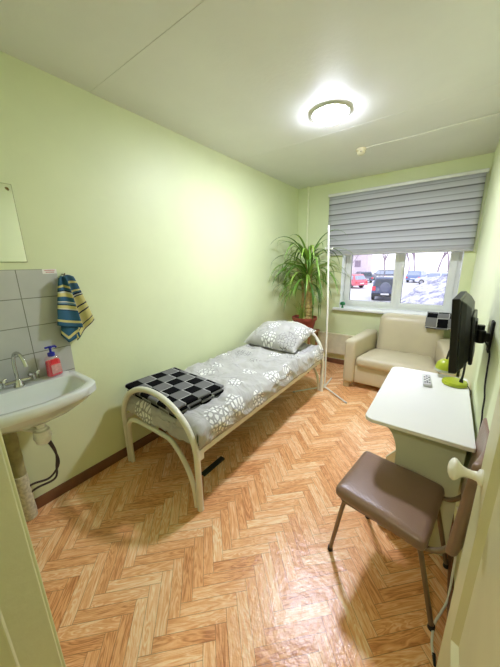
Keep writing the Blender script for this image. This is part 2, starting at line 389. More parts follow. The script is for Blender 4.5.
# floor: printed herringbone parquet
bm = BM(); bm.loops.layers.uv.new('grain'); bm.loops.layers.uv.new('edge'); tone_l = bm.faces.layers.float.new('tone')
ug = bm.loops.layers.uv['grain']; ue = bm.loops.layers.uv['edge']
W_, nP = 0.051, 5; L_ = W_ * nP; q2 = math.sqrt(.5)
org = Vector((-0.789 - (0.5 * W_ - W_) * q2, 0.401 - (0.5 * W_ + W_) * q2))
def ab2xy(a, b): return (org.x + (a - b) * q2, org.y + (a + b) * q2)
X0, X1, Y0, Y1 = XL - .1, XR + .1, -.30, YB + .25
def clip(poly):
    for ax, lim, sg in ((0, X0, 1), (0, X1, -1), (1, Y0, 1), (1, Y1, -1)):
        out = []
        for i in range(len(poly)):
            p, q = poly[i], poly[(i + 1) % len(poly)]
            ip, iq = sg * (p[ax] - lim) >= 0, sg * (q[ax] - lim) >= 0
            if ip: out.append(p)
            if ip != iq:
                t = (lim - p[ax]) / (q[ax] - p[ax]); out.append(tuple(p[k_] + (q[k_] - p[k_]) * t for k_ in range(4)))
        poly = out
        if len(poly) < 3: return []
    return poly
for i in range(-80, 80):
    for j in range(-16, 16):
        a0, b0 = (i + nP * j) * W_, (i - nP * j) * W_
        for kind in (0, 1):
            if kind == 0: cs = [(a0, b0, 0, 0), (a0 + L_, b0, 1, 0), (a0 + L_, b0 + W_, 1, 1), (a0, b0 + W_, 0, 1)]
            else: cs = [(a0, b0 + W_, 0, 0), (a0 + W_, b0 + W_, 0, 1), (a0 + W_, b0 + W_ + L_, 1, 1), (a0, b0 + W_ + L_, 1, 0)]
            P = [(*ab2xy(c_[0], c_[1]), c_[2], c_[3]) for c_ in cs]
            if max(p[0] for p in P) < X0 or min(p[0] for p in P) > X1 or max(p[1] for p in P) < Y0 or min(p[1] for p in P) > Y1: continue
            P = clip(P)
            if not P: continue
            f = bm.faces.new([bm.verts.new((p[0], p[1], 0)) for p in P]); t = random.random(); ox, oy = random.random() * 50, random.random() * 50
            f[tone_l] = t
            for lp, p in zip(f.loops, P): lp[ug].uv = (ox + p[2] * L_, oy + p[3] * W_); lp[ue].uv = (p[2], p[3])
box(bm, X0, Y0, -.05, X1, Y1, -.001)
for f in bm.faces:
    f.normal_update()
    if len(f.verts) and abs(f.normal.z) > .9 and f.normal.z < 0 and f.calc_center_median().z > -.0005: f.normal_flip()
floor = struct('floor', bm, M['floor'], 'vinyl floor printed as herringbone parquet', local=True, smooth=False, keep=True)

bm = BM(); box(bm, XL - .12, -.12, 0, XL, YB + .3, 2.62); struct('wall_left', bm, M['wall'])
bm = BM(); box(bm, XR, -.12, 0, XR + .12, YB + .3, 2.62); struct('wall_right', bm, M['wall'])
WX0, WX1, WZ0, WZ1, WY = -1.27, 0.09, 0.82, 2.22, 4.27       # window recess
bm = BM()
box(bm, XL, YB, 0, WX0, WY, 2.62); box(bm, WX1, YB, 0, XR, WY, 2.62); box(bm, WX0, YB, 0, WX1, WY, WZ0); box(bm, WX0, YB, WZ1, WX1, WY, 2.62)
struct('wall_back', bm, M['wall'], smooth=False)
bm = BM()
box(bm, XL, -.10, 0, DX0 - .03, YF, 2.62); box(bm, DX1 + .005, -.10, 0, XR, YF, 2.62); box(bm, DX0 - .03, -.10, DZ + .03, DX1 + .005, YF, 2.62)
struct('wall_front', bm, M['wall'], smooth=False)
bm = BM()   # ceiling slabs with slightly uneven joints
box(bm, XL - .1, -.3, ZC + .0018, XR + .1, 1.05, 2.65); box(bm, XL - .1, 1.05, ZC, XR + .1, 2.53, 2.65); box(bm, XL - .1, 2.53, ZC - .001, XR + .1, YB + .2, 2.65)
struct('ceiling', bm, M['ceil'], 'whitewashed ceiling with slab joints', smooth=False)
bm = BM(); prism(bm, [(XL, 0), (XL + .018, 0), (XL + .018, .045), (XL + .009, .07), (XL, .072)], 'y', YF, YB); struct('baseboard_left', bm, M['brown_trim'], bevel=.002)
bm = BM(); prism(bm, [(YB, 0), (YB - .018, 0), (YB - .018, .045), (YB - .009, .07), (YB, .072)], 'x', XL + .018, XR); struct('baseboard_back', bm, M['brown_trim'], bevel=.002)
bm = BM(); prism(bm, [(XR, 0), (XR - .016, 0), (XR - .016, .045), (XR - .008, .07), (XR, .072)], 'y', .80, YB - .02); struct('baseboard_right', bm, M['brown_trim'], bevel=.002)
# doorway: frame and open leaf
bm = BM()
prism(bm, [(DX0 - .03, -.10), (DX0, -.10), (DX0, .012), (DX0 - .004, .016), (DX0 - .021, YF), (DX0 - .03, YF)], 'z', 0, DZ)
prism(bm, [(DX1 + .005, -.10), (DX1 - .012, -.10), (DX1 - .012, .012), (DX1, .016), (DX1, YF - .005), (DX1 + .005, YF)], 'z', 0, DZ)
box(bm, DX0 - .03, -.10, DZ, DX1 + .005, YF, DZ + .03)
box(bm, DX0 - .13, YF, 0, DX0 - .055, YF + .010, DZ + .08); box(bm, DX0 - .055, YF, DZ + .012, DX1, YF + .010, DZ + .08)
struct('trim_1', bm, M['trimgreen'], 'painted door frame', smooth=False, bevel=.003)
d1 = thing('door_1', (DX1 + .02, YF + .004, 0), None, None); d1['kind'] = 'structure'; d1['label'] = 'open cream panelled door leaf against the right wall'
# leaf in world coords: face at x=.12, y .084 -> .77
DY0, DY1, FX, BX = YF + .006, .772, .120, .158
bm = BM()
def frame_panel(bm, y0, y1, z0, z1, rows, st=.098, mold=.095, dep=.013):
    """flat stiles and rails with sloped recessed panels on the -x face"""
    ys = [y0, y0 + st, y1 - st, y1]; zs = [z0]
    for a, b in rows: zs += [a, b]
    zs.append(z1)
    for zi in range(len(zs) - 1):
        for yi in range(3):
            ya, yb, za, zb = ys[yi], ys[yi + 1], zs[zi], zs[zi + 1]
            if yi == 1 and zi % 2 == 1:
                o_ = [(ya, za), (yb, za), (yb, zb), (ya, zb)]; i_ = [(ya + mold, za + mold), (yb - mold, za + mold), (yb - mold, zb - mold), (ya + mold, zb - mold)]
                m_ = [(ya + .022, za + .022), (yb - .022, za + .022), (yb - .022, zb - .022), (ya + .022, zb - .022)]
                O = [bm.verts.new((FX, y, z)) for y, z in o_]; Mm = [bm.verts.new((FX + dep, y, z)) for y, z in m_]; K = [bm.verts.new((FX + dep, y, z)) for y, z in i_]; K2 = [bm.verts.new((FX + .006, y, z)) for y, z in [(ya + mold + .008, za + mold + .008), (yb - mold - .008, za + mold + .008), (yb - mold - .008, zb - mold - .008), (ya + mold + .008, zb - mold - .008)]]
                for A, B in ((O, Mm), (Mm, K), (K, K2)):
                    for t in range(4): bm.faces.new((A[t], A[(t + 1) % 4], B[(t + 1) % 4], B[t]))
                bm.faces.new(K2)
            else:
                bm.faces.new([bm.verts.new((FX, y, z)) for y, z in ((ya, za), (yb, za), (yb, zb), (ya, zb))])
frame_panel(bm, DY0, DY1, .008, 1.995, [(.16, .47), (.57, 1.80)])
bmesh.ops.remove_doubles(bm, verts=bm.verts[:], dist=.0005)
vs = box(bm, FX, DY0, .008, BX, DY1, 1.995)
for f in list(bm.faces):   # drop the box's own front face
    if len(f.verts) == 4 and all(v in vs for v in f.verts) and all(abs(v.co.x - FX) < 1e-5 for v in f.verts): bm.faces.remove(f)
bmesh.ops.remove_doubles(bm, verts=bm.verts[:], dist=.0005)
leaf = finish('door_leaf', bm, M['door'], d1, smooth=False)
for zh in (.25, 1.75):
    bm = BM(); lathe(bm, [(.007, -.045), (.007, .045)], (FX + .002, DY0 - .001, zh), seg=12); finish('hinge', bm, M['tubemetal'], d1)
bm = BM(); KY, KZ = .735, 1.012
lathe(bm, [(.019, 0), (.0195, -.003), (.018, -.006), (.0115, -.009), (.0095, -.018), (.0105, -.030), (.015, -.040), (.0225, -.046), (.026, -.050), (.0262, -.054), (.023, -.059), (.013, -.064), (.002, -.0655)], (FX, KY, KZ), 'x', 28)
finish('door_knob', bm, M['white_paint'], d1, angle=60)['label'] = 'white turned door knob'

# corridor behind the camera
bm = BM()
box(bm, -1.5, -1.7, -.05, 1.0, -.30, -.001); box(bm, -1.5, -1.7, 2.5, 1.0, -.10, 2.6); box(bm, -1.6, -1.8, 0, -1.5, -.10, 2.6); box(bm, 1.0, -1.8, 0, 1.1, -.10, 2.6); box(bm, -1.6, -1.8, 0, 1.1, -1.7, 2.6)
box(bm, -1.6, -.12, 0, XL, -.10, 2.6) if False else None
box(bm, XR + .11, -.12, 0, 1.05, -.10, 2.6)
struct('wall_corridor', bm, M['hall'], 'corridor shell outside the doorway', smooth=False)
t = thing('corridor_fill_lamp', (-.25, -1.0, 2.5), 'unseen fill lamp added on the corridor ceiling outside the doorway', 'ceiling lamp')  # added out of view to lift the light at the doorway end
bm = BM(); lathe(bm, [(.13, 0), (.13, -.02), (.12, -.022)], (-.25, -1.0, 2.5)); finish('lamp_base', bm, M['plastic_white'], t)
bm = BM(); lathe(bm, [(.118, -.022), (.11, -.05), (.08, -.07), (.02, -.08)], (-.25, -1.0, 2.5)); finish('diffuser', bm, M['hall_fill_glow'], t)

# window
win = thing('window_1', (-.59, 4.14, .86), None, None); win['kind'] = 'structure'; win['label'] = 'white two-sash plastic window'
FX0, FX1, FZ0, FZ1, FY0, FY1 = -1.262, .082, .868, 2.21, 4.13, 4.20
def rect_frame(bm, x0, x1, z0, z1, y0, y1, l, r_, b, t_):
    box(bm, x0, y0, z0, x0 + l, y1, z1); box(bm, x1 - r_, y0, z0, x1, y1, z1); box(bm, x0 + l, y0, z0, x1 - r_, y1, z0 + b); box(bm, x0 + l, y0, z1 - t_, x1 - r_, y1, z1)
MX = -.565
bm = BM(); rect_frame(bm, FX0, FX1, FZ0, FZ1, FY0, FY1, .05, .05, .045, .05); box(bm, MX - .028, FY0, FZ0 + .045, MX + .028, FY1, FZ1 - .05)
finish('window_frame', bm, M['pvc'], win, smooth=False, bevel=.004)
for nm, x0, x1, l, r_ in (('sash', FX0 + .045, MX - .022, .034, .034), ('sash', MX + .015, FX1 - .035, .042, .078)):
    bm = BM(); rect_frame(bm, x0, x1, FZ0 + .038, FZ1 - .04, FY0 - .014, FY1 - .008, l, r_, .055, .05); s_ = finish(nm, bm, M['pvc'], win, smooth=False, bevel=.005)
    bm = BM(); rect_frame(bm, x0 + l - .003, x1 - r_ + .003, FZ0 + .088, FZ1 - .085, FY0 + .004, FY0 + .03, .006, .006, .006, .006); finish('gasket', bm, M['gasket'], s_, smooth=False)
    bm = BM(); box(bm, x0 + l, FY0 + .012, FZ0 + .09, x1 - r_, FY0 + .016, FZ1 - .09); finish('pane', bm, M['glass'], s_, smooth=False)
bm = BM(); box(bm, MX + .028, FY0 - .024, 1.40, MX + .052, FY0 - .012, 1.47); tube(bm, smooth_path([(MX + .04, FY0 - .02, 1.44), (MX + .04, FY0 - .048, 1.44), (MX + .04, FY0 - .052, 1.42), (MX + .04, FY0 - .05, 1.335)], 5), .008, 8)
finish('window_handle', bm, M['plastic_white'], win, bevel=.002)
bm = BM(); box(bm, WX0 - .08, 3.902, .835, WX1 + .06, YB - .001, .868); box(bm, WX0 + .001, YB - .001, .835, WX1 - .001, FY0 - .001, .868); struct('trim_2', bm, M['sill'], 'white window sill board', smooth=False, bevel=.006)
bm = BM(); box(bm, WX0 + .0005, YB + .002, .869, WX0 + .007, FY0 - .001, WZ1); box(bm, WX1 - .007, YB + .002, .869, WX1 - .0005, FY0 - .001, WZ1); box(bm, WX0 + .007, YB + .002, WZ1 - .008, WX1 - .007, FY0 - .001, WZ1 - .001)
struct('trim_3', bm, M['reveal'], 'white window reveal lining', smooth=False)

# wall tiles behind the washbasin
bm = BM(); box(bm, XL, YF + .015, .748, XL + .008, .686, 1.495); tl_ = struct('trim_4', bm, M['tile'], 'grey wall tiles behind the washbasin', local=True, smooth=False)

# ------------------------------------------------------------------ ceiling lamp, detector, cable
LC = (-.857, 2.205, ZC)
t = thing('ceiling_lamp', LC, 'lit round ceiling lamp with glowing white dome', 'ceiling lamp')
bm = BM(); lathe(bm, [(.128, 0), (.131, -.006), (.135, -.015), (.124, -.018)], LC, seg=40); finish('lamp_base', bm, M['plastic_white'], t)
bm = BM(); lathe(bm, [(.124, -.0165), (.117, -.029), (.097, -.042), (.06, -.050), (.03, -.053), (.006, -.054)], LC, seg=40); finish('diffuser', bm, M['diffuser'], t)
ld = bpy.data.lights.new('ceiling_lamp_light', 'AREA'); ld.shape = 'DISK'; ld.size = .20; ld.energy = 20; ld.color = (.79, .82, 1.0)
lo_ = bpy.data.objects.new('ceiling_lamp_light', ld); COL.objects.link(lo_); lo_.location = (LC[0], LC[1], ZC - .056)
DC = (-.85, 3.02, ZC - .003)
t = thing('smoke_detector', DC, 'small round cream smoke detector on the ceiling near the window', 'smoke detector')
bm = BM(); lathe(bm, [(.046, 0), (.047, -.008), (.045, -.014), (.038, -.017)], DC); finish('detector_base', bm, M['detector'], t)
bm = BM(); lathe(bm, [(.038, -.0165), (.040, -.026), (.036, -.040), (.024, -.050), (.004, -.052)], DC); hd = finish('sensor_head', bm, M['detector'], t)
for a in (0.2, 1.8, 3.4, 5.0):
    bm = BM(); c_ = Vector(DC) + Vector((.0365 * math.cos(a - 1.6), .0365 * math.sin(a - 1.6), -.034)); lathe(bm, [(.0045, -.004), (.006, 0), (.0045, .004)], c_, seg=10); finish('vent_slot', bm, M['detector_hole'], hd)
bm = BM(); tube(bm, smooth_path([(-.808, 3.015, ZC - .008), (-.7, 3.0, ZC - .008), (-.45, 3.005, ZC - .009), (-.15, 2.985, ZC - .008), (.12, 2.975, ZC - .009), (XR - .004, 2.972, ZC - .010), (XR - .006, 2.972, 2.40), (XR - .006, 2.972, 2.36)], 6), .0045, 8)
tag(finish('ceiling_cable', bm, M['plastic_white']), 'thin white cable running along the ceiling from the smoke detector', 'cable')
# heating pipe in the corner
t = thing('heating_pipe', (-1.80, 3.935, 0), 'slim painted heating pipe rising in the corner behind the plant', 'pipe')
bm = BM(); tube(bm, [(-1.80, 3.935, .001), (-1.80, 3.935, ZC - .004)], .0125, 14); finish('pipe_run', bm, M['pipe'], t)
bm = BM(); lathe(bm, [(.024, -.012), (.024, 0)], (-1.80, 3.935, ZC - .004), seg=16); finish('collar', bm, M['pipe'], t)
bm = BM(); tube(bm, [(-1.80, 3.935, .40), (-1.56, 3.935, .40)], .011, 12); finish('branch_pipe', bm, M['pipe'], t)
# radiator
t = thing('radiator', (-.8, 3.92, .14), 'cream panel radiator low on the wall under the window sill', 'radiator')
bm = BM(); box(bm, -1.53, 3.905, .165, -.05, 3.962, .47); finish('casing', bm, M['leatherette'] if False else M['detector'], t, smooth=False, bevel=.008)
bm = BM(); box(bm, -1.53, 3.900, .462, -.05, 3.964, .476); finish('top_grille', bm, M['detector'], t, smooth=False, bevel=.003)
for x in (-1.3, -.3):
    bm = BM(); box(bm, x - .02, 3.962, .25, x + .02, YB, .42); finish('bracket', bm, M['tubemetal'], t, smooth=False)

# roller blind
t = thing('roller_blind', (-.66, 3.94, 1.6), 'grey striped zebra roller blind lowered over the upper window', 'blind')
BX0, BX1, BZ0, BZ1 = -1.49, .168, 1.615, 2.375
bm = BM(); box(bm, BX0 - .006, 3.912, BZ1 - .005, BX1 + .01, YB, BZ1 + .03); finish('headrail', bm, M['pvc'], t, smooth=False, bevel=.006)
bm = BM(); grid(bm, lambda u, v: (BX0 + .008 + (BX1 - BX0 - .016) * u, 3.930 + .004 * math.sin(u * 9 + v * 2) * v, BZ0 + (BZ1 - BZ0) * v), 30, 12); fb = solid(finish('blind_fabric', bm, M['blind'], t), .003)
bm = BM(); tube(bm, [(BX0 + .008, 3.932, BZ0 - .005), (BX1 - .008, 3.932, BZ0 - .005)], .011, 12); finish('bottom_rail', bm, M['plastic_grey'], t)
bm = BM(); tube(bm, smooth_path([(BX1 + .004, 3.925, BZ1), (BX1 + .005, 3.927, 2.0), (BX1 + .003, 3.93, 1.62), (BX1 + .008, 3.93, 1.60)], 5), .002, 6); finish('pull_chain', bm, M['plastic_white'], t)

# ------------------------------------------------------------------ bed
BXL, BXR, BYF, BYH = -1.885, -1.090, .93, 2.93
t = thing('bed_frame', (-1.49, 1.93, 0), 'single bed frame of white painted bent metal tube by the left wall', 'bed')
def arch(y, top, z0, r):
    cx_ = (BXL + BXR) / 2; a = (BXR - BXL) / 2; pts = [(BXL, y, 0.004), (BXL, y, .2), (BXL, y, z0)]
    for i in range(1, 24):
        th = PI - PI * i / 24; pts.append((cx_ + a * math.cos(th), y, z0 + (top - z0) * math.sin(th) ** .95))
    pts += [(BXR, y, z0), (BXR, y, .2), (BXR, y, .004)]
    bm = BM(); tube(bm, pts, r, 14); return bm
def inner(y, r, zt):
    pts = smooth_path([(BXL + .035, y, .004), (BXL + .036, y, .2), (BXL + .055, y, zt - .07), (BXL + .14, y, zt - .008), (-1.60, y, zt), (-1.42, y, zt), (BXR - .235, y, zt - .012), (BXR - .125, y, zt - .11), (BXR - .055, y, zt - .25), (BXR - .036, y, .004)], 7)
    bm = BM(); tube(bm, pts, r, 12); return bm
for y, top, nm in ((BYF, .705, 'foot_hoop'), (BYH, .80, 'head_hoop')):
    h_ = finish(nm, arch(y, top, .37, .0195), M['white_paint'], t)
    finish('inner_hoop', inner(y, .0155, .415), M['white_paint'], t)
    for x in (BXL, BXR):
        bm = BM(); lathe(bm, [(.019, 0), (.021, .001), (.021, .015), (.0197, .018)], (x, y, 0), seg=14); finish('foot_cap', bm, M['white_paint'], h_)
for x in (BXL + .012, BXR - .012):
    bm = BM(); box(bm, x - .006, BYF, .375, x + .006, BYH, .412); box(bm, x - .006 if x > -1.5 else x, BYF, .375, x if x > -1.5 else x + .006, BYH, .38)
    finish('side_rail', bm, M['white_paint'], t, smooth=False, bevel=.002)
for x, y in ((BXR - .005, BYF + .03), (BXR - .005, BYH - .03)):
    bm = BM(); box(bm, x - .012, y - .018, .355, x + .018, y + .018, .425); finish('corner_bracket', bm, M['white_paint'], t, smooth=False, bevel=.004)
bm = BM()
for i in range(14):
    y = BYF + .1 + i * (BYH - BYF - .2) / 13; box(bm, BXL + .012, y - .025, .388, BXR - .012, y + .025, .398)
finish('bed_slats', bm, M['darkgreen'], t, smooth=False)
# mattress and bed linen
MX0, MX1, MY0, MY1, MZ0, MZ1 = BXL - .0, BXR - .012, BYF + .028, BYH - .026, .414, .545
bm = BM()
rbox(bm, ((MX0 + MX1) / 2, (MY0 + MY1) / 2, (MZ0 + MZ1) / 2), (MX1 - MX0 - .02, MY1 - MY0 - .02, MZ1 - MZ0), .035, (10, 20, 3))
tag(finish('mattress', bm, M['mattress']), 'green-edged mattress under the grey floral bedspread', 'mattress')
bm = BM(); lay = bm.loops.layers.uv.new('cloth')
Wd, hd_ = MX1 - MX0, MZ1 - MZ0 + .012
def sheet(u, v):
    # u across (wall side hem -> top -> room side hem), v along the bed
    tot = Wd + 2 * hd_ - .02; s_ = u * tot; rr = .045
    endf = 0
    yv = MY0 - .012 + (MY1 - MY0 + .02) * v
    # rounded ends: foot and head drop
    de = min(yv - (MY0 - .012), (MY1 + .008) - yv)
    if s_ < hd_: x, z, nx, nz_ = MX0 - .004, MZ0 + s_, -1, 0
    elif s_ < hd_ + Wd: x, z, nx, nz_ = MX0 - .004 + (s_ - hd_) * (Wd + .008) / Wd, MZ1 + .012, 0, 1
    else: x, z, nx, nz_ = MX1 + .006, MZ1 + .012 - (s_ - hd_ - Wd), 1, 0
    # round the long edges
    if z > MZ1 + .012 - rr:
        ex = min(x - (MX0 - .004), MX1 + .006 - x)
        if ex < rr:
            cxx = (MX0 - .004 + rr) if nx < 0 or (nx == 0 and x < (MX0 + MX1) / 2) else (MX1 + .006 - rr); czz = MZ1 + .012 - rr
            d_ = Vector((x - cxx, z - czz)); 
            if d_.length > 0: d_ = d_.normalized() * rr; x, z = cxx + d_.x, czz + d_.y
    p = Vector((x, yv, z))
    wr_ = nz((x * 1.0, yv * 1.0, 0), 3.0) * .016 + nz((x * 1.6 + yv * .8, yv * 2.4 - x, 3), 5) * .011 + abs(nz((x + yv * .4, yv - x * .5, 9), 8)) * .014
    wr_ += .020 * (1 - abs(nz((x * 2.2 + yv * 1.1, yv * 1.2 - x * .7 + z, 21), 2.6))) ** 9 + .014 * (1 - abs(nz((x * .9 - yv * .9, yv * 1.9 + z, 33), 4))) ** 10
    if nz_: p.z += wr_ + .012 * math.exp(-((yv - 2.05) / .7) ** 2)
    else:
        # side folds: vertical wrinkles, slack outwards
        p.x += nx * (.004 + .016 * (1 - abs(nz((z * .9, yv * 1.0 + z * 1.3, 1), 5))) ** 5 + .014 * max(0, (MZ1 - z) / .13) * (nz((0, yv, 5), 3) + .3)) * (0.4 if nx < 0 else 1)
        if nx < 0: p.x = max(p.x, XL + .012)
        p.z += .012 * nz((0, yv, 11), 4)
        if z < MZ0 + .03: p.z = max(p.z, MZ0 + .012 + .012 * nz((0, yv, 2), 5))
    # drop at ends
    if de < .05:
        k_ = 1 - de / .05; p.z -= .05 * k_ * k_ * (1 if nz_ else .1)
    p.x += 0
    return p
nu, nv = 64, 120
grid(bm, sheet, nu, nv, 'cloth', lambda u, v: (u * (Wd + 2 * hd_), v * 2.0))
# foot end flap hanging down the short side
def flap(u, v):
    p = sheet((hd_ + u * Wd) / (Wd + 2 * hd_ - .02) * 1.0, 0.0)
    p.y = MY0 - .012 - .010 * math.sin(v * PI * .6) - .006 * nz((p.x, v, 0), 6); p.z -= v * (.080 + .014 * nz((p.x, 0, 3), 5)); return p
grid(bm, flap, 40, 6, 'cloth', lambda u, v: (hd_ + u * Wd, -v * .08))
bmesh.ops.remove_doubles(bm, verts=bm.verts[:], dist=.0015)
tag(solid(finish('bedspread', bm, M['linen'], angle=80), .006, 1), 'crumpled grey bedspread with white flower clusters over the mattress', 'bedding')
# pillow
def make_pillow(name, c, size, rot, tilt):
    bm = BM(); hx, hy, hz = [s_ / 2 for s_ in size]; lay = 'cloth'
    R = Matrix.Rotation(rot, 3, 'Z') @ Matrix.Rotation(tilt, 3, 'X')
    for sg in (1, -1):
        def fn(u, v, sg=sg):
            a, b = 2 * u - 1, 2 * v - 1
            f = max(0, (1 - abs(a) ** 2.6)) ** .55 * max(0, (1 - abs(b) ** 2.6)) ** .55
            pin = 1 - .07 * (1 - abs(a * b)) * (max(abs(a), abs(b)) ** 6)
            q = Vector((a * hx * pin, b * hy * pin, sg * hz * f * (1 if sg > 0 else .5)))
            q.z += f * (.018 * nz((a, b, sg), 2.6) + .012 * nz((a * 2, b, 4), 4) + .022 * (1 - abs(nz((a * 1.6 + b, b * .8 - a, 7), 1.8))) ** 8) 
            return R @ q + Vector(c)
        grid(bm, fn, 36, 30, lay, lambda u, v: (u * size[0] + 3.3, v * size[1] + 1.73))
    bmesh.ops.remove_doubles(bm, verts=bm.verts[:], dist=.0015)
    return finish(name, bm, M['linen'], angle=80)
tag(make_pillow('pillow', (-1.53, 2.665, .682), (.70, .50, .27), -.06, .30), 'plump grey floral pillow at the window end of the bed', 'pillow')
# folded checked blankets
def folded(name, path, width, x0, thick, rot, piv, skew=0, mat=None):
    bm = BM(); P = smooth_path([(0, p[0], p[1]) for p in path], 6); L = [0]
    for a, b in zip(P, P[1:]): L.append(L[-1] + (b - a).length)
    R = Matrix.Rotation(rot, 3, 'Z'); n = len(P) - 1; piv = Vector(piv)
    def fn(u, v):
        p = P[round(v * n)].copy(); p.x = x0 + u * width + skew * L[round(v * n)] / max(L[-1], .01)
        p.z += .004 * nz((p.x, p.y, 2), 6); p.x += .006 * nz((p.y * 3, p.z * 30, 7), 1.3)
        return R @ (p - piv) + piv
    grid(bm, fn, 26, n, 'cloth', lambda u, v: (u * width, L[round(v * n)]))
    return solid(finish(name, bm, M['check'], angle=80), thick, 0)
zb = MZ1 + .036
path = [(1.37, zb), (1.15, zb), (.985, zb), (.960, zb + .009), (.985, zb + .019), (1.15, zb + .020), (1.34, zb + .020), (1.37, zb + .029), (1.34, zb + .039), (1.15, zb + .040), (.975, zb + .039), (.945, zb + .049), (.975, zb + .060), (1.15, zb + .061), (1.38, zb + .058)]
tag(folded('blanket', path, .60, -1.855, .016, -.06, (-1.55, 1.17, zb)), 'folded black and grey checked blanket lying on the foot of the bed', 'blanket')
# dark slat on the floor under the bed
bm = BM(); rbox(bm, (-1.287, 1.25, .008), (.042, .225, .014), .003, (1, 1, 1)); tag(finish('wooden_slat', bm, M['darkgreen']), 'short dark green slat lying on the floor under the bed edge', 'slat')

# ------------------------------------------------------------------ coat rack
t = thing('coat_rack', (-1.075, 3.0, 0), 'tall white metal coat rack on three thin legs beside the bed head', 'coat rack')
PX, PY = -1.075, 3.0
bm = BM(); tube(bm, [(PX, PY, .03), (PX - .012, PY, 1.0), (PX - .05, PY, 1.89)], .0105, 12); finish('pole', bm, M['plastic_white'], t)
bm = BM(); lathe(bm, [(.016, 0), (.018, .01), (.016, .04), (.011, .05)], (PX, PY, .018), seg=14); finish('hub', bm, M['plastic_white'], t)
for fx, fy in ((-1.35, 2.705), (-.748, 2.79), (-1.112, 3.34)):
    bm = BM(); d_ = Vector((fx - PX, fy - PY, 0)); tube(bm, [(PX + d_.x * .03, PY + d_.y * .03, .034), (PX + d_.x * .5, PY + d_.y * .5, .024), (fx, fy, .010)], .0085, 10); lg = finish('leg', bm, M['plastic_white'], t)
    bm = BM(); tube(bm, [(PX + d_.x * .96, PY + d_.y * .96, .0115), (PX + d_.x * 1.01, PY + d_.y * 1.01, .0105)], .0098, 10); finish('end_cap', bm, M['plastic_grey'], lg)
for a in (0, PI, PI / 2, 3 * PI / 2):
    zz_ = 1.655; x_ = PX - .034; c_, s_ = math.cos(a - .35), math.sin(a - .35)
    bm = BM(); tube(bm, smooth_path([(x_, PY, zz_), (x_ + c_ * .03, PY + s_ * .03, zz_ - .004), (x_ + c_ * .045, PY + s_ * .045, zz_ - .008), (x_ + c_ * .055, PY + s_ * .055, zz_ + .010)], 5), .0034, 8); finish('hook', bm, M['plastic_white'], t)

# ------------------------------------------------------------------ plant
PC = Vector((-1.60, 3.50, 0))
t = thing('plant_stand', (PC.x, PC.y, 0), 'small wooden stool carrying the potted plant behind the bed head', 'stool')
bm = BM(); box(bm, PC.x - .17, PC.y - .17, .55, PC.x + .17, PC.y + .17, .575); finish('seat', bm, M['wood'], t, smooth=False, bevel=.006)
for sx_, sy_ in ((-1, -1), (1, -1), (-1, 1), (1, 1)):
    bm = BM(); box(bm, PC.x + sx_ * .14 - .015, PC.y + sy_ * .14 - .015, 0.001, PC.x + sx_ * .14 + .015, PC.y + sy_ * .14 + .015, .55); finish('leg', bm, M['wood'], t, smooth=False, bevel=.003)
t = thing('potted_plant', (PC.x, PC.y, .576), 'large strap-leaved plant in a terracotta pot in the corner', 'plant')
bm = BM(); z0 = .577
lathe(bm, [(.118, z0), (.126, z0 + .01), (.158, z0 + .155), (.172, z0 + .157), (.174, z0 + .195), (.165, z0 + .197), (.158, z0 + .17)], (PC.x, PC.y, 0), seg=32); finish('pot', bm, M['terracotta'], t, angle=35)
bm = BM(); lathe(bm, [(.157, z0 + .165), (.10, z0 + .172), (.004, z0 + .176)], (PC.x, PC.y, 0), seg=24); finish('soil', bm, M['soil'], t)
stems = []
for k_, (dx, dy, tx, ty_, tz_, r0) in enumerate(((.045, .0, .05, -.03, 1.49, .056), (-.03, -.02, -.03, -.05, 1.28, .022))):
    pts = smooth_path([(PC.x + dx, PC.y + dy, z0 + .16), (PC.x + dx * 1.2, PC.y + dy, .85), (PC.x + (dx + tx) / 2 + .015, PC.y + ty_ * .6, 1.08), (PC.x + tx, PC.y + ty_, tz_)], 8)
    rr = [r0 * (1.1 - .35 * i / len(pts)) * (1 + .12 * math.sin(i * 2.4)) for i in range(len(pts))]
    bm = BM(); tube(bm, pts, rr, 12); finish('trunk', bm, M['bark'], t); stems.append(pts[-1])
rnd = random.Random(23)
bm = BM(); tn = bm.faces.layers.float.new('tone')
def strap(base, az, elev, length, droop, width, tone):
    p = Vector(base); d_ = Vector((math.cos(az) * math.cos(elev), math.sin(az) * math.cos(elev), math.sin(elev))); n = 16; prev = None
    for i in range(n + 1):
        s_ = i / n; w_ = width * (min(1, .5 + s_ * 5) if s_ < .1 else 1) * (1 - max(0, (s_ - .35) / .65) ** 1.7) + .0008
        side = d_.cross(Vector((0, 0, 1)))
        side = side.normalized() if side.length > .05 else Vector((-math.sin(az), math.cos(az), 0))
        upv = side.cross(d_).normalized()
        q = p.copy(); q.x = max(q.x, XL + .02); q.y = min(q.y, 3.85)
        row = [bm.verts.new(q - side * w_ + upv * w_ * .35), bm.verts.new(q), bm.verts.new(q + side * w_ + upv * w_ * .35)]
        if prev:
            for j in (0, 1):
                f = bm.faces.new((prev[j], prev[j + 1], row[j + 1], row[j])); f[tn] = max(0, min(1, tone + .12 * (.5 - s_)))
        prev = row; p += d_ * (length / n)
        d_ = (d_ + Vector((0, 0, -1)) * droop * (.35 + s_ * 1.5) / n).normalized()
crown = stems[0]
for i in range(84):
    az = rnd.uniform(0, 2 * PI); lvl = rnd.random()
    if -0.3 < math.sin(az) and math.cos(az) > .3 and rnd.random() < .25: az += PI
    b = Vector(crown) + Vector((math.cos(az) * .03, math.sin(az) * .03, .10 - .34 * lvl))
    tone = rnd.choice((.15, .3, .45, .55, .7, .85)) + rnd.uniform(-.06, .06)
    strap(b, az, rnd.uniform(.5, 1.28) - .4 * lvl, rnd.uniform(.45, .72), rnd.uniform(2.1, 3.4), rnd.uniform(.012, .019), tone)
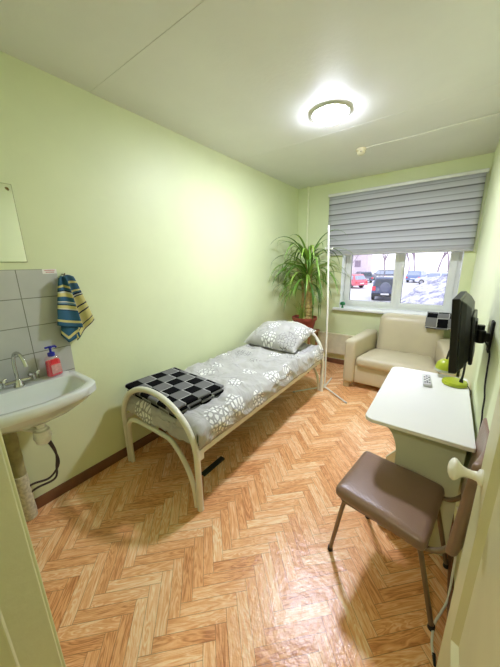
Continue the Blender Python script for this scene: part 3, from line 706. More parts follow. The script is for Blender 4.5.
for i in range(34):
    az = rnd.uniform(0, 2 * PI); lvl = rnd.random(); b = Vector(stems[1]) + Vector((0, 0, .02 - .2 * lvl))
    strap(b, az, rnd.uniform(.4, 1.2) - .3 * lvl, rnd.uniform(.35, .58), rnd.uniform(2.4, 3.8), rnd.uniform(.008, .012), rnd.uniform(.1, .8))
for i in range(5):  # long hanging leaves beside the trunk
    az = -.6 + rnd.uniform(-.5, .5); strap(Vector(crown) + Vector((.02, -.02, -.25)), az, .0, rnd.uniform(.5, .62), 9, .013, .18)
for i in range(40):  # young tuft at the pot
    a = rnd.uniform(0, 2 * PI); rr = rnd.uniform(0, .07); strap((PC.x - .0 + rr * math.cos(a), PC.y - .05 + rr * math.sin(a), z0 + .17), rnd.uniform(0, 2 * PI), rnd.uniform(1.0, 1.5), rnd.uniform(.14, .32), 1.0, .004, rnd.uniform(.55, 1))
finish('foliage', bm, M['leaf'], t, angle=180, keep=True)

# ------------------------------------------------------------------ sofa
SO = Vector((-.372, 3.535, 0)); SR = math.radians(-1)
t = thing('sofa', SO, 'small cream leatherette sofa under the window', 'sofa', rot=(0, 0, SR))
def puff(amount, seed, ax=2):
    def f(p, q):
        o_ = [i for i in range(3) if i != ax]; e_ = (1 - abs(p[o_[0]]) ** 2.4) * (1 - abs(p[o_[1]]) ** 2.4)
        q[ax] += (1 if p[ax] > 0 else 0) * amount * max(0, e_) + .004 * nz((q.x, q.y, seed), 7); return q
    return f
def taper(p, q):
    q.x *= 1 - .26 * (q.y + .28) / .56; return q
bm = BM(); rbox(bm, (0, -.02, .185), (.86, .56, .23), .02, (8, 6, 3), taper); finish('base', bm, M['leatherette'], t, local=True)
def seat_def(p, q):
    q = puff(.022, 3)(p, q)
    q.x *= 1 - .24 * (q.y + .28) / .56
    if p.z > .5: q.z += -.010 * abs(nz((q.x * 3.2, q.y * .8, 1), 3)) * 1.4 + .006 * math.sin(q.x * 55 + q.y * 9) * max(0, nz((q.x, q.y, 8), 4)) 
    return q
bm = BM(); rbox(bm, (0, -.085, .355), (.85, .52, .13), .05, (20, 14, 3), seat_def); finish('seat_cushion', bm, M['leatherette'], t, local=True)
for sx_ in (-1, 1):
    def arm_def(p, q, sx_=sx_):
        q.x += .003 * nz((q.y, q.z, 4), 6) - sx_ * (.085 if p.x * sx_ > 0 else .115) * (q.y + .33) / .66; q.z += (.012 if p.z > .5 else 0) * (p.y) ; return q
    bm = BM(); rbox(bm, (sx_ * .492, -.02, .345), (.125, .66, .55), .035, (4, 14, 10), arm_def); finish('arm', bm, M['leatherette'], t, local=True)
def back_def(p, q):
    q.y += .06 * (p.z + 1) / 2 - (.025 * max(0, (1 - p.x ** 4) * (1 - abs(p.z) ** 3)) if p.y < -.5 else 0)
    if p.z > .6: q.z -= .02 * abs(p.x) ** 6
    q.x *= 1 - .04 * (p.z + 1) / 2
    q.y += .004 * nz((q.x, q.z, 2), 5); return q
bm = BM(); rbox(bm, (.042, .215, .56), (.715, .14, .62), .066, (18, 3, 14), back_def); finish('backrest', bm, M['leatherette'], t, local=True)
for sx_, sy_ in ((-1, -1), (1, -1), (-1, 1), (1, 1)):
    bm = BM(); box(bm, sx_ * (.475 - sy_ * .035) - .035, -.02 + sy_ * .27 - .035, .001, sx_ * (.475 - sy_ * .035) + .035, -.02 + sy_ * .27 + .035, .075); finish('leg', bm, M['sofa_foot'], t, local=True, smooth=False, bevel=.006)
# checked blanket over the sofa back
path = [(3.675, .775), (3.685, .83), (3.70, .874), (3.74, .892), (3.80, .893), (3.87, .888), (3.885, .898), (3.86, .908), (3.78, .911), (3.73, .909), (3.692, .895), (3.668, .86), (3.655, .80), (3.650, .755)]
tag(folded('blanket', path, .27, -.168, .015, 0, (0, 3.7, .8)), 'black and grey checked blanket draped over the sofa back behind the television', 'blanket')

# green ornament on the sill
t = thing('mushroom_ornament', (-1.215, 3.945, .868), 'tiny green mushroom-shaped ornament on the left end of the window sill', 'ornament')
bm = BM(); lathe(bm, [(.018, 0), (.016, .006), (.011, .03), (.010, .045)], (-1.215, 3.945, .8685), seg=16); finish('stem', bm, M['green_orn'], t)
bm = BM(); lathe(bm, [(.012, .040), (.032, .043), (.037, .055), (.033, .073), (.020, .086), (.003, .090)], (-1.215, 3.945, .8685), seg=20); finish('cap', bm, M['green_orn'], t)

# ------------------------------------------------------------------ desk and what stands on it
t = thing('desk', (-.04, 1.73, 0), 'narrow white laminate desk against the right wall', 'desk')
def rrect(x0, y0, x1, y1, rs, n=8):
    out = []
    for (cx_, cy_, a0, r) in ((x1, y1, 0, rs[0]), (x0, y1, PI / 2, rs[1]), (x0, y0, PI, rs[2]), (x1, y0, 1.5 * PI, rs[3])):
        sx_ = -1 if cx_ == x1 else 1; sy_ = -1 if cy_ == y1 else 1
        if r == 0: out.append((cx_, cy_)); continue
        for i in range(n + 1):
            a = a0 + PI / 2 * i / n; out.append((cx_ + sx_ * r + r * math.cos(a), cy_ + sy_ * r + r * math.sin(a)))
    return out
bm = BM(); prism(bm, rrect(-.262, 1.312, .178, 2.165, (.03, .06, .045, .01)), 'z', .730, .750); finish('desk_top', bm, M['desktop'], t, bevel=.003)
prof = [(.165, 0.002), (-.225, .002), (-.225, .035), (-.20, .07), (-.155, .14), (-.13, .25), (-.12, .38), (-.115, .48), (-.122, .56), (-.142, .615), (-.168, .648), (-.196, .668), (-.205, .70), (-.205, .729), (.165, .729)]
pr2 = [(p.x, p.z) for p in smooth_path([(a, 0, b) for a, b in prof[3:12]], 5)]
poly = prof[:3] + pr2 + prof[12:]
near = [(a if a > -.15 or b > .5 else -.13 - (.03 if b < .08 else 0), b) for a, b in poly]
for y in (1.455, 2.065):
    bm = BM(); prism(bm, near if y < 2 else poly, 'y', y, y + .018); finish('side_panel', bm, M['deskshade'], t, smooth=False, bevel=.0015)
bm = BM(); box(bm, .146, 1.474, .26, .164, 2.064, .729); finish('back_panel', bm, M['deskshade'], t, smooth=False, bevel=.0015)
for z in (.18, .34):
    bm = BM(); lathe(bm, [(.005, 0), (.005, -.003), (.002, -.004)], (.06, 1.455, z), 'y', 12); finish('screw_cover', bm, M['plastic_grey'], t)
# remote
RC = Vector((-.038, 1.965, .7505)); RRt = math.radians(6)
t = thing('remote_control', RC, 'grey remote control lying on the white desk', 'remote control', rot=(0, 0, RRt))
bm = BM(); rbox(bm, (0, 0, .010), (.046, .185, .019), .006, (2, 6, 1)); finish('casing', bm, M['plastic_grey'], t, local=True)
for i in range(6):
    for j in range(3):
        bm = BM(); rbox(bm, ((j - 1) * .012, -.062 + i * .022, .0205), (.008, .010, .004), .0015, (1, 1, 1)); finish('button', bm, M['rubber'] if i == 0 else M['plastic_white'] if (i + j) % 2 else M['greyshell'], t, local=True)
# desk lamp
LB_ = Vector((.106, 2.015, .7505))
t = thing('desk_lamp', LB_, 'lime green gooseneck desk lamp standing on the far end of the desk', 'desk lamp')
bm = BM(); lathe(bm, [(.061, 0), (.066, .003), (.067, .016), (.062, .023), (.03, .026), (.003, .027)], LB_, seg=32); finish('lamp_base', bm, M['lime'], t)
bm = BM(); lathe(bm, [(.011, .02), (.011, .032), (.007, .046)], LB_ + Vector((.030, -.012, 0)), seg=12); tube(bm, smooth_path([LB_ + Vector(v) for v in ((.030, -.012, .03), (.034, -.008, .10), (.030, .03, .22), (-.005, .075, .275), (-.045, .095, .20), (-.056, .12, .118))], 7), .006, 10); finish('gooseneck', bm, M['blackplastic'], t)
HC = LB_ + Vector((-.056, .12, .052))
bm = BM(); lathe(bm, [(.056, .0), (.055, .018), (.047, .042), (.030, .060), (.012, .068), (.003, .069)], HC, seg=28); sh = finish('lamp_shade', bm, M['lime'], t)
bm = BM(); lathe(bm, [(.050, -.016), (.0585, -.014), (.059, .001), (.05, .003)], HC, seg=28); finish('shade_rim', bm, M['lamp_grey'], t)
bm = BM(); tube(bm, smooth_path([LB_ + Vector(v) for v in ((.064, -.02, .010), (.073, -.05, .004), (.076, -.075, .0042))] + [(.1835, 1.95, .752), (.1845, 1.93, .72), (.1845, 1.92, .60)], 5), .0028, 8); finish('lamp_cord', bm, M['blackplastic'], t)

# ------------------------------------------------------------------ television on its wall arm
TW, TH = .415, .345
TO = Vector((.067, 1.70, 1.165)); tyaw = math.radians(85.0)
t = thing('television', TO, 'small black television seen from behind over the desk', 'television', rot=(math.radians(-5), 0, tyaw))
t.rotation_mode = 'XYZ'
def ring(w_, h_, y, dz=0): return [(-w_ / 2, y, -h_ / 2 + dz), (w_ / 2, y, -h_ / 2 + dz), (w_ / 2, y, h_ / 2 + dz), (-w_ / 2, y, h_ / 2 + dz)]
def loft(bm, rings):
    R = [[bm.verts.new(p) for p in r] for r in rings]
    for a, b in zip(R, R[1:]):
        for j in range(4): bm.faces.new((a[j], a[(j + 1) % 4], b[(j + 1) % 4], b[j]))
    bm.faces.new(R[0]); bm.faces.new(R[-1][::-1])
bm = BM(); loft(bm, [ring(TW, TH, .016), ring(TW, TH, -.012), ring(TW - .01, TH - .01, -.016)]); finish('bezel', bm, M['blackplastic'], t, local=True, smooth=False, bevel=.004)
bm = BM(); box(bm, -TW / 2 + .02, .0155, -TH / 2 + .03, TW / 2 - .02, .0172, TH / 2 - .02); finish('screen', bm, M['screen'], t, local=True, smooth=False)
bm = BM(); loft(bm, [ring(TW - .012, TH - .012, -.0158), ring(TW - .05, TH - .05, -.036), ring(TW - .13, TH - .10, -.052)]); finish('back_shell', bm, M['greyshell'], t, local=True, smooth=False, bevel=.006)
bm = BM(); box(bm, -.14, -.066, -.145, .13, -.05, .085); finish('back_housing', bm, M['blackplastic'], t, local=True, smooth=False, bevel=.008)
mt = thing('television_wall_mount', (XR, 1.66, 1.15), 'black swivel wall bracket holding the television', 'wall bracket')
Mt = Matrix.Translation(TO) @ Matrix.Rotation(tyaw, 4, 'Z') @ Matrix.Rotation(math.radians(-5), 4, 'X')
pb = Mt @ Vector((0, -.067, .0)); PLY = 1.665
bm = BM(); box(bm, XR - .010, PLY - .028, 1.075, XR - .0005, PLY + .028, 1.225); finish('wall_plate', bm, M['blackmetal'], mt, smooth=False, bevel=.003)
bm = BM(); n_ = (Mt.to_3x3() @ Vector((0, -1, 0))); 
box(bm, -.05, -.006, -.05, .05, 0, .05); bmesh.ops.transform(bm, matrix=Mt @ Matrix.Translation((0, -.0665, 0)), verts=bm.verts[:]); finish('mounting_plate', bm, M['blackmetal'], mt, smooth=False, bevel=.002)
kx = XR - .042
bm = BM(); lathe(bm, [(.016, -.03), (.019, -.028), (.019, .028), (.016, .03)], (kx, PLY, 1.145), seg=16); box(bm, kx, PLY - .012, 1.125, XR - .009, PLY + .012, 1.165); finish('wall_knuckle', bm, M['blackmetal'], mt, bevel=.001)
jb = pb + n_ * .016
bm = BM(); lathe(bm, [(.016, -.024), (.018, -.022), (.018, .022), (.016, .024)], jb, seg=16); finish('tilt_joint', bm, M['blackmetal'], mt)
bm = BM(); tube(bm, [jb, Vector((kx, PLY, 1.145))], .010, 10); finish('arm', bm, M['blackmetal'], mt)
bm = BM(); tube(bm, smooth_path([(XR - .024, PLY - .03, 1.13), (XR - .006, 1.60, 1.09), (XR - .006, 1.56, 1.02), (XR - .006, 1.53, .95), (XR - .006, 1.47, .915), (XR - .006, 1.455, .865), (XR - .006, 1.42, .825), (XR - .006, 1.40, .70), (XR - .006, 1.37, .5), (XR - .006, 1.36, .3)], 7), .0034, 8)
tag(finish('television_cable', bm, M['blackplastic']), 'thin black cable hanging from the bracket down the right wall', 'cable')
# white cord on the floor
t = thing('power_cord', (.14, 1.05, 0), 'white power cord curving over the floor behind the open door', 'cord')
bm = BM(); tube(bm, smooth_path([(.138, .985, .006), (.131, 1.03, .0065), (.136, 1.10, .012), (.158, 1.16, .02), (.178, 1.22, .04), (.186, 1.30, .12), (.186, 1.335, .27), (.18, 1.34, .36), (.16, 1.345, .42)], 7), .0048, 8); finish('cable', bm, M['plastic_white'], t)
bm = BM(); tube(bm, [(.139, .992, .0072), (.144, .955, .0075)], [.0065, .0045], 8); finish('plug', bm, M['rubber'], t)

# ------------------------------------------------------------------ chair
CH = Vector((-.098, 1.248, 0)); CR = math.radians(172)        # local +x is the chair's front
t = thing('chair', CH, 'brown vinyl chair with thin metal legs beside the desk', 'chair', rot=(0, 0, CR))
def seat_d(p, q):
    q = puff(.014, 5)(p, q); q.y *= 1 - .03 * p.x; q.z += .008 * p.x; return q
bm = BM(); rbox(bm, (.005, 0, .436), (.385, .385, .062), .028, (16, 16, 2), seat_d)
finish('seat', bm, M['brownvinyl'], t, local=True)
bm = BM()
def back_d(p, q):
    q.x += -.06 * (q.z + .19) - .025 * (1 - p.y ** 2) - .014; return q
rbox(bm, (-.240, .02, .675), (.036, .38, .40), .017, (2, 14, 12), back_d); finish('backrest', bm, M['brownvinyl'], t, local=True)
LG = M['tubemetal']
for sy_ in (-1, 1):
    for a, b in (((.15, sy_ * .155 - .01, .408), (.222 if sy_ > 0 else .15, sy_ * (.155 if sy_ > 0 else .175) - .03, .012)), ((-.15, sy_ * .155 - .01, .408), (-.245, sy_ * .165 - .03, .012))):
        bm = BM(); tube(bm, smooth_path([a, ((a[0] * .75 + b[0] * .25), a[1], .33), b], 4), .0105, 10); lg = finish('leg', bm, LG, t, local=True)
        bm = BM(); lathe(bm, [(.0125, 0.001), (.014, .004), (.0125, .024)], (b[0], b[1], 0), seg=12); finish('rubber_foot', bm, M['rubber'], lg, local=True)
    bm = BM(); tube(bm, smooth_path([(-.10, sy_ * .16, .408), (-.20, sy_ * .16, .412), (-.255, sy_ * .155, .48), (-.272, sy_ * .15, .60)], 5), .010, 10); finish('back_bracket', bm, LG, t, local=True)
bm = BM(); tube(bm, [(.16, -.165, .403), (.16, .165, .403)], .009, 10); tube(bm, [(-.16, -.165, .403), (-.16, .165, .403)], .009, 10); tube(bm, [(-.16, -.165, .403), (.16, -.165, .403)], .009, 10); tube(bm, [(-.16, .165, .403), (.16, .165, .403)], .009, 10)
finish('seat_frame', bm, LG, t, local=True)

# ------------------------------------------------------------------ washbasin corner
t = thing('washbasin', (XL, .385, .70), 'white ceramic washbasin on the left wall below the grey tiles', 'washbasin')
SX0, SX1, SY0, SY1, SZ = XL + .009, -1.52, .105, .668, .852
def basin_ring(ins_back, ins, z, rnd_=.5, n=48):
    """outline of the basin: straight back, curved front"""
    x0, x1, y0, y1 = SX0 + ins_back, SX1 - ins, SY0 + ins, SY1 - ins; out = []; cy_ = (y0 + y1) / 2; hy = (y1 - y0) / 2; hx = (x1 - x0) / 2; cx_ = (x0 + x1) / 2
    for i in range(n):
        a = 2 * PI * i / n; c_, s_ = math.cos(a), math.sin(a); e_ = .28
        u = math.copysign(abs(c_) ** e_, c_); v = math.copysign(abs(s_) ** e_, s_)
        x = cx_ + hx * u; y = cy_ + hy * v
        if u > 0: x -= .075 * max(0, u) * abs(v) ** 2.2
        y = cy_ + (y - cy_) * (1 - .07 * max(0, (u + 1) / 2) ** 2 * 0)
        out.append((x, y, z))
    return out
def loftn(bm, rings, cap0=True, cap1=True):
    R = [[bm.verts.new(p) for p in r] for r in rings]; n = len(R[0])
    for a, b in zip(R, R[1:]):
        for j in range(n): bm.faces.new((a[j], a[(j + 1) % n], b[(j + 1) % n], b[j]))
    if cap0: bm.faces.new(R[0])
    if cap1: bm.faces.new(R[-1][::-1])
def shrink(r, f, c_, z): return [(c_[0] + (x - c_[0]) * f, c_[1] + (y - c_[1]) * f, z) for x, y, _ in r]
bm = BM(); o1 = basin_ring(0, 0, SZ)
c0 = (-1.79, .385)
rings = [shrink(basin_ring(0, .05, 0), .45, c0, .690), shrink(basin_ring(.0, .04, 0), .72, c0, .712), basin_ring(.0, .035, .765), basin_ring(.0, .006, .800), basin_ring(0, 0, .806), basin_ring(0, 0, SZ - .006), basin_ring(.001, .006, SZ), basin_ring(.10, .040, SZ), basin_ring(.106, .047, SZ - .008), shrink(basin_ring(.12, .06, 0), .97, (-1.70, .385), .79), shrink(basin_ring(.13, .07, 0), .82, (-1.70, .385), .735), shrink(basin_ring(.13, .08, 0), .30, (-1.72, .385), .722)]
loftn(bm, rings); finish('basin', bm, M['ceramic'], t, angle=50)
bm = BM(); lathe(bm, [(.026, 0), (.026, .003), (.018, .004), (.01, .001)], (-1.725, .385, .7225), seg=20); finish('drain_ring', bm, M['chrome'], t)
FXc, FYc = -1.905, .375
fa = bm = BM(); lathe(bm, [(.024, 0), (.026, .004), (.022, .012), (.017, .02), (.018, .034), (.013, .042)], (FXc, FYc, SZ), seg=20)
tube(bm, smooth_path([(FXc, FYc - .058, SZ + .030), (FXc, FYc, SZ + .033), (FXc, FYc + .058, SZ + .030)], 4), .011, 10)
fa = finish('faucet', bm, M['chrome'], t)
bm = BM(); tube(bm, smooth_path([(FXc, FYc, SZ + .035), (FXc, FYc, SZ + .13), (FXc + .015, FYc + .004, SZ + .185), (FXc + .055, FYc + .012, SZ + .205), (FXc + .10, FYc + .02, SZ + .18), (FXc + .115, FYc + .024, SZ + .135)], 7), .0095, 12); finish('spout', bm, M['chrome'], fa)
for s_ in (-1, 1):
    bm = BM(); c_ = Vector((FXc + .004, FYc + s_ * .075, SZ + .036)); lathe(bm, [(.009, -.018), (.010, .0), (.010, .022), (.004, .026)], c_, 'y' if False else 'z', 12)
    for a in range(4):
        an = a * PI / 2 + .4; tube(bm, [c_ + Vector((0, 0, .016)), c_ + Vector((math.cos(an) * .03, math.sin(an) * .03, .022))], [.006, .0075], 8)
    finish('tap_handle', bm, M['chrome'], fa)
bm = BM(); lathe(bm, [(.021, .12), (.021, .10), (.026, .098), (.026, .085), (.038, .08), (.041, .05), (.043, .049), (.043, .036), (.038, .034), (.036, .012), (.024, 0)], (-1.72, .385, .555), seg=24); lathe(bm, [(.02, .0), (.02, .045)], (-1.72, .385, .665), seg=16)
tube(bm, smooth_path([(-1.72, .385, .635), (-1.78, .35, .636), (-1.86, .315, .637), (-1.915, .29, .634), (-1.925, .285, .612)], 4), .016, 12); finish('siphon', bm, M['plastic_white'], t)
for off_, end in ((0, (-1.915, .245, .215)), (.012, (-1.915, .235, .135))):
    bm = BM(); tube(bm, smooth_path([(-1.88, .40 + off_, .70), (-1.875, .425 + off_, .52), (-1.88, .462 + off_ * .3, .38), (-1.885, .468 - off_, .28), (-1.89, .41 + off_ * 2, .215 - off_ * 2), (-1.90, .33, (.215 + end[2]) / 2 + .01), end], 7), .0065, 8); finish('supply_hose', bm, M['hose'], t)
t = thing('drain_pipe', (-1.925, .285, 0), 'lagged drain pipe standing under the washbasin behind the door frame', 'pipe')
bm = BM(); pts = [(-1.925, .285, z) for z in (.31, .36, .42, .48, .54, .58, .605)]; tube(bm, pts, [.032, .030, .033, .031, .034, .033, .03], 14); finish('upper_pipe', bm, M['lag'], t)
bm = BM(); pts = [(-1.922, .283, z) for z in (.004, .06, .12, .18, .24, .31)]; tube(bm, pts, [.036, .038, .035, .038, .036, .034], 14); finish('lower_lagging', bm, M['plaster'], t)
# soap bottle
SB = Vector((-1.905, .555, SZ + .0005)); t = thing('soap_bottle', SB, 'pump bottle of red liquid soap on the washbasin corner', 'soap bottle', rot=(0, 0, .25))
bm = BM(); rbox(bm, (0, 0, .066), (.042, .080, .132), .014, (3, 6, 8), lambda p, q: Vector((q.x * (1 - .12 * max(0, p.z)), q.y * (1.04 - .07 * p.z), q.z))); finish('bottle', bm, M['clear'], t, local=True)
bm = BM(); rbox(bm, (0, 0, .056), (.037, .074, .104), .012, (3, 6, 6), lambda p, q: Vector((q.x, q.y * (1.04 - .05 * p.z), q.z))); finish('liquid_soap', bm, M['soap'], t, local=True)
bm = BM(); box(bm, .0213, -.026, .022, .0222, .030, .078); finish('label', bm, M['soaplabel'], t, local=True, smooth=False)
bm = BM(); box(bm, .0209, -.022, .086, .0218, .018, .112); finish('label', bm, M['redlabel'], t, local=True, smooth=False)
bm = BM(); lathe(bm, [(.017, .130), (.019, .132), (.019, .150), (.012, .154), (.0065, .156), (.0065, .178), (.012, .180), (.013, .190), (.008, .193)], (0, 0, 0), seg=18); tube(bm, [(-.004, -.026, .186), (0, 0, .187), (.006, .026, .186), (.007, .032, .178)], .0062, 8); finish('pump', bm, M['blue'], t, local=True)
# sticker on the tiles
t = thing('sticker', (XL + .0085, .648, 1.48), 'small white and red sticker on the top corner of the grey tiles', 'sticker')
bm = BM(); box(bm, XL + .0082, .612, 1.468, XL + .0092, .686, 1.495); finish('backing', bm, M['whitelabel'], t, smooth=False)
bm = BM(); box(bm, XL + .0093, .622, 1.485, XL + .0096, .676, 1.490); box(bm, XL + .0093, .628, 1.474, XL + .0096, .672, 1.479); finish('print', bm, M['soaplabel'], t, smooth=False)
# mirror
t = thing('mirror', (XL, .32, 1.53), 'frameless wall mirror above the grey tiles', 'mirror')
bm = BM(); box(bm, XL + .0005, .105, 1.535, XL + .0035, .553, 1.938); finish('backing', bm, M['mirroredge'], t, smooth=False)
bm = BM(); box(bm, XL + .0036, .108, 1.538, XL + .0065, .550, 1.935); finish('glass', bm, M['mirror'], t, smooth=False)
bm = BM(); tube(bm, [(XL + .004, .53, 1.912), (XL + .012, .53, 1.912)], .006, 10); tube(bm, [(XL + .010, .524, 1.918), (XL + .010, .536, 1.905)], .004, 8); finish('clip', bm, M['brass'], t)
# towel on a hook
t = thing('wall_hook', (XL, .715, 1.465), 'small metal hook under the towel by the tiles', 'hook')
bm = BM(); tube(bm, smooth_path([(XL + .001, .715, 1.462), (XL + .02, .715, 1.460), (XL + .034, .715, 1.455), (XL + .042, .715, 1.468)], 4), .004, 8); finish('prong', bm, M['tubemetal'], t)
bm = BM()
def tw_front(u, v):
    ty0, tz0 = .672 + .040 * u, 1.440 + .012 * math.sin(u * PI); by, bz = .616 + .148 * u, 1.160 - .042 * u - .006 * math.sin(u * PI)
    k_ = v ** .85; y = ty0 + (by - ty0) * k_; z = tz0 + (bz - tz0) * v
    x = XL + .052 + .012 * math.sin(u * 7 + .6) * (1 - .4 * v) + .010 * v * math.cos(u * 3) ; return (x, y, z)
grid(bm, tw_front, 18, 26, 'cloth', lambda u, v: (u * .15, v * .98))
f1 = finish('towel', bm, M['towel'], local=True, angle=180); solid(f1, .006)
tag(f1, 'blue and yellow striped towel hanging beside the grey tiles', 'towel')
bm = BM()
def tw_back(u, v):
    ty0, tz0 = .700 + .066 * u, 1.446 + .012 * math.sin(u * PI)
    by, bz = .722 + (.848 - .722) * u, 1.036 + (1.156 - 1.036) * u
    y = ty0 + (by - ty0) * v ** .9; z = tz0 + (bz - tz0) * v
    x = XL + .026 + .010 * math.sin(u * 8 + 1) * (.4 + .6 * v); return (x, y, z)
grid(bm, tw_back, 22, 28, 'cloth', lambda u, v: (u * .2, v * .98))
solid(finish('back_fold', bm, M['towel_back'], f1, angle=180), .006)
bm = BM()
def tw_low(u, v):
    a = Vector((.690 + .03 * u, 1.43)); b = Vector((.634, 1.092)).lerp(Vector((.668, 1.036)), u / .3) if u < .3 else Vector((.668, 1.036)).lerp(Vector((.742, 1.060)), (u - .3) / .7)
    q = a.lerp(b, v); return (XL + .040 + .006 * math.sin(u * 6) * v, q.x, q.y)
grid(bm, tw_low, 14, 24, 'cloth', lambda u, v: (u * .12, v * .93 + .02 + .05 * (u - .5)))
solid(finish('under_fold', bm, M['towel'], f1, angle=180), .006)

# ------------------------------------------------------------------ outside the window
GZ = -1.2
bm = BM(); grid(bm, lambda u, v: (-60 + 90 * u, 4.6 + 90 * v, GZ + .05 * nz((u * 90, v * 90, 0), .4)), 60, 60)
tag(finish('snow_ground', bm, M['snow'], local=True), None, None, kind='structure')
bm = BM()
def heap(u, v):
    x, y = -2.5 + 6.4 * u, 9.0 + 11.0 * v; f = (math.sin(PI * u) ** .6) * (math.sin(PI * v) ** .6)
    h_ = f * (1.75 + 1.15 * u + .35 * nz((x, y, 0), .55) + .18 * nz((x, y, 5), 1.7) + .08 * nz((x, y, 9), 4)); return (x + .3 * nz((x, y, 3), 1), y, GZ - .03 + h_)
grid(bm, heap, 70, 70); tag(finish('snow_heap', bm, M['dirtyshadedsnow'], local=True), 'big lumpy heap of shovelled snow outside the right window pane', 'snow heap')
def car(name, loc, rz, paint, label, L=4.2, W=1.75, H=1.5, suv=False, glass='carglass', snow=False, group=None):
    t = thing(name, loc, label, 'car', group, rot=(0, 0, rz))    # local: rear at x=-L/2, front at +x
    h = L / 2; zb = .32; belt = H * .60
    lo = [(-h, .45), (-h - .02, .7), (-h + .05, belt), (h - 1.0, belt), (h - .25, belt - .10), (h - .02, .68), (h, .42), (h - .1, zb), (-h + .12, zb)]
    bm = BM(); prism(bm, lo, 'y', -W / 2, W / 2); bmesh.ops.scale(bm, vec=(1, .97, 1), verts=[v for v in bm.verts if v.co.z > belt - .15]); finish('body', bm, M[paint], t, local=True, smooth=False, bevel=.07, seg=3)
    rear_top = -h + (.16 if suv else .45); cab = [(-h + .06, belt - .02), (rear_top, H - .04), (rear_top + .12, H), (h - 2.0, H), (h - 1.75, H - .05), (h - 1.05, belt - .02)]
    bm = BM(); prism(bm, cab, 'y', -W / 2 + .03, W / 2 - .03)
    bmesh.ops.scale(bm, vec=(1, .82, 1), verts=[v for v in bm.verts if v.co.z > belt]); cb_ = finish('cabin', bm, M['white_car'] if snow else M[paint], t, local=True, smooth=False, bevel=.05, seg=3)
    zt = H - .14; wz = belt + .05
    def ins(z): return (W / 2 - .03) * (1 - .18 * (z - belt) / (H - belt))
    for s_ in (-1, 1):
        for xa, xb in ((-h + .42, -h + 1.45), (-h + 1.53, h - 1.45)):
            bm = BM(); vs = [bm.verts.new((x, s_ * (ins(z) + d_), z)) for d_ in (.012, -.02) for x, z in ((xa, wz), (xb + (.22 if xb > h - 1.6 else 0), wz), (xb - (.05 if xb > h - 1.6 else 0), zt), (xa + .08, zt))]
            for f in ((0, 1, 2, 3), (7, 6, 5, 4), (0, 4, 5, 1), (1, 5, 6, 2), (2, 6, 7, 3), (3, 7, 4, 0)): bm.faces.new([vs[i] for i in f])
            finish('side_window', bm, M[glass], cb_, local=True, smooth=False)
    for nm, xa, xb in (('rear_window', -h + .06, rear_top), ('windscreen', h - 1.05, h - 1.75)):
        sg = -1 if nm == 'rear_window' else 1; bm = BM(); vs = []
        for d_ in (.014 * sg, -.03 * sg):
            for z, sy_ in ((wz, -1), (wz, 1), (zt, 1), (zt, -1)):
                fr = (z - belt) / (H - .04 - belt); vs.append(bm.verts.new((xa + (xb - xa) * fr + d_, sy_ * (ins(z) - .1), z)))
        for f in ((0, 1, 2, 3), (7, 6, 5, 4), (0, 4, 5, 1), (1, 5, 6, 2), (2, 6, 7, 3), (3, 7, 4, 0)): bm.faces.new([vs[i] for i in f])
        finish(nm, bm, M[glass], cb_, local=True, smooth=False)
    wr_ = .33 if not suv else .37
    for x in (-h + .75, h - .8):
        for s_ in (-1, 1):
            bm = BM(); lathe(bm, [(wr_ - .06, -.1), (wr_, -.08), (wr_, .08), (wr_ - .06, .1)], (x, s_ * (W / 2 - .09), wr_), 'y', 24); wh = finish('wheel', bm, M['tyre'], t, local=True)
            bm = BM(); lathe(bm, [(.2, -.02), (.2, .02)], (x, s_ * (W / 2 + .005), wr_), 'y', 16); finish('hub_cap', bm, M['hub'], wh, local=True)
    for s_ in (-1, 1):
        bm = BM(); rbox(bm, (-h - .01, s_ * (W / 2 - .16), belt - .22 if not suv else belt - .12), (.08, .22, .18 if not suv else .3), .03, (1, 2, 2)); finish('tail_light', bm, M['tail'], t, local=True)
        bm = BM(); rbox(bm, (h - .05, s_ * (W / 2 - .24), .66), (.12, .32, .14), .04, (1, 2, 1)); finish('headlight', bm, M['hub'], t, local=True)
        bm = BM(); rbox(bm, (h - 1.35, s_ * (W / 2 + .08), belt + .08), (.12, .18, .12), .04, (1, 1, 1)); finish('wing_mirror', bm, M[paint], t, local=True)
    bm = BM(); rbox(bm, (-h - .03, 0, .45), (.14, W - .08, .2), .05, (1, 4, 1)); finish('rear_bumper', bm, M['tyre'] if suv else M[paint], t, local=True)
    bm = BM(); box(bm, -h - .115, -.26, .46 if suv else .5, -h - .10, .26, .57 if suv else .61); finish('number_plate', bm, M['plate'], t, local=True, smooth=False)
    if suv:
        bm = BM(); lathe(bm, [(.22, -.26), (.33, -.25), (.36, -.2), (.36, -.06), (.3, 0)], (-h + .02, 0, .98), 'x', 28); finish('spare_wheel', bm, M['grey_car'], t, local=True)
        for s_ in (-1, 1):
            bm = BM(); tube(bm, [(rear_top + .15, s_ * .52, H + .05), (h - 2.1, s_ * .52, H + .05)], .025, 8); finish('roof_rail', bm, M['tyre'], t, local=True)
    return t
rear = math.atan2(21, -3.4)
car('car', (-3.85, 23.1, GZ), math.radians(97), 'navy', 'navy off-road car with a spare wheel on its back, outside the left pane', 4.1, 1.78, 1.68, suv=True)
car('car', (-9.4, 31.6, GZ), math.radians(150), 'red', 'red car at the left edge of the window view', 4.2, 1.75, 1.5, glass='lightglass')
car('car', (-10.0, 40.5, GZ), math.radians(118), 'grey_car', 'dark grey car parked just beyond the red one', 4.3, 1.75, 1.5)
car('car', (-8.2, 45.5, GZ), math.radians(125), 'grey_car', 'grey estate car parked beyond the navy off-road car', 4.4, 1.8, 1.6, glass='lightglass')
car('car', (-3.6, 43.5, GZ), math.radians(80), 'bluecar', 'blue car behind the snow heap, leftmost in the right pane', 4.2, 1.75, 1.5, glass='lightglass')
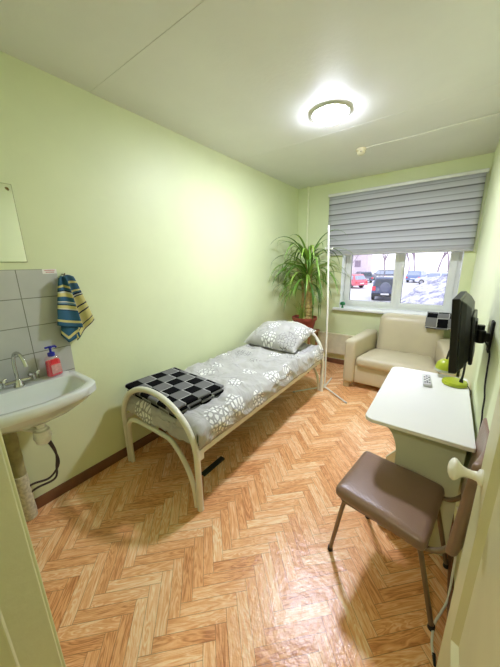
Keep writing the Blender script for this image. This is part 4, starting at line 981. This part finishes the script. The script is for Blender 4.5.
car('car', (-1.2, 38.5, GZ), math.radians(160), 'white_car', 'snow-covered pale car behind the top of the snow heap', 4.2, 1.75, 1.5, glass='lightglass', snow=True)
car('car', (1.6, 46.0, GZ), math.radians(75), 'bluecar', 'blue-grey car behind the snow heap, rightmost in the right pane', 4.2, 1.75, 1.5, glass='lightglass', snow=True)
# apartment house
t = thing('apartment_building', (-27, 72, GZ), 'pale apartment building with rows of windows far beyond the parking lot', 'building', rot=(0, 0, .12))
bm = BM(); box(bm, -16, 0, 0, 10, 10, 16); finish('wall', bm, M['facade'], t, local=True, smooth=False)
bm = BM(); box(bm, -16.4, -.4, 16, 10.4, 10.4, 16.6); finish('roof', bm, M['white_car'], t, local=True, smooth=False)
for r_ in range(5):
    for c_ in range(9):
        bm = BM(); x = -15 + c_ * 2.75; z = 1.6 + r_ * 2.9; box(bm, x, -.06, z, x + 1.4, .02, z + 1.6); fr_ = finish('window', bm, M['facadewin'], t, local=True, smooth=False)
# bare trees
def tree(loc, h, seed, label):
    rn = random.Random(seed); bm = BM()
    def grow(p, d_, ln, r, lvl):
        n = 4; pts = [p]; q = p.copy(); dd = d_.copy()
        for i in range(n):
            dd = (dd + Vector((rn.uniform(-.15, .15), rn.uniform(-.15, .15), rn.uniform(-.02, .12)))).normalized(); q = q + dd * ln / n; pts.append(q.copy())
        tube(bm, pts, [r * (1 - .45 * i / n) for i in range(n + 1)], 5 if lvl else 8)
        if lvl < 4:
            for i in range(6 if lvl == 0 else 4):
                b = pts[rn.randint(1 + (lvl == 0), n)]; az = rn.uniform(0, 2 * PI); sp_ = rn.uniform(.35, .8)
                grow(b, (dd + Vector((math.cos(az) * sp_, math.sin(az) * sp_, rn.uniform(0, .3)))).normalized(), ln * rn.uniform(.5, .72), r * .5, lvl + 1)
    grow(Vector((loc[0], loc[1], GZ)), Vector((0, 0, 1)), h * .46, h * .011, 0)
    tag(finish('bare_tree', bm, M['branch'], angle=180), label, 'tree', 'bare winter trees beyond the parking lot')
lbl = 'bare winter tree beyond the parked cars outside the window'
for i, (x, y, h_) in enumerate(((-19, 58, 12), (-14.5, 51, 11), (-11.5, 64, 13), (-9.3, 53, 12), (-6.5, 60, 12), (-4.8, 52, 11), (-2.2, 63, 13), (-.4, 54, 12), (2.6, 61, 12))):
    tree((x, y), h_, 40 + i, lbl)
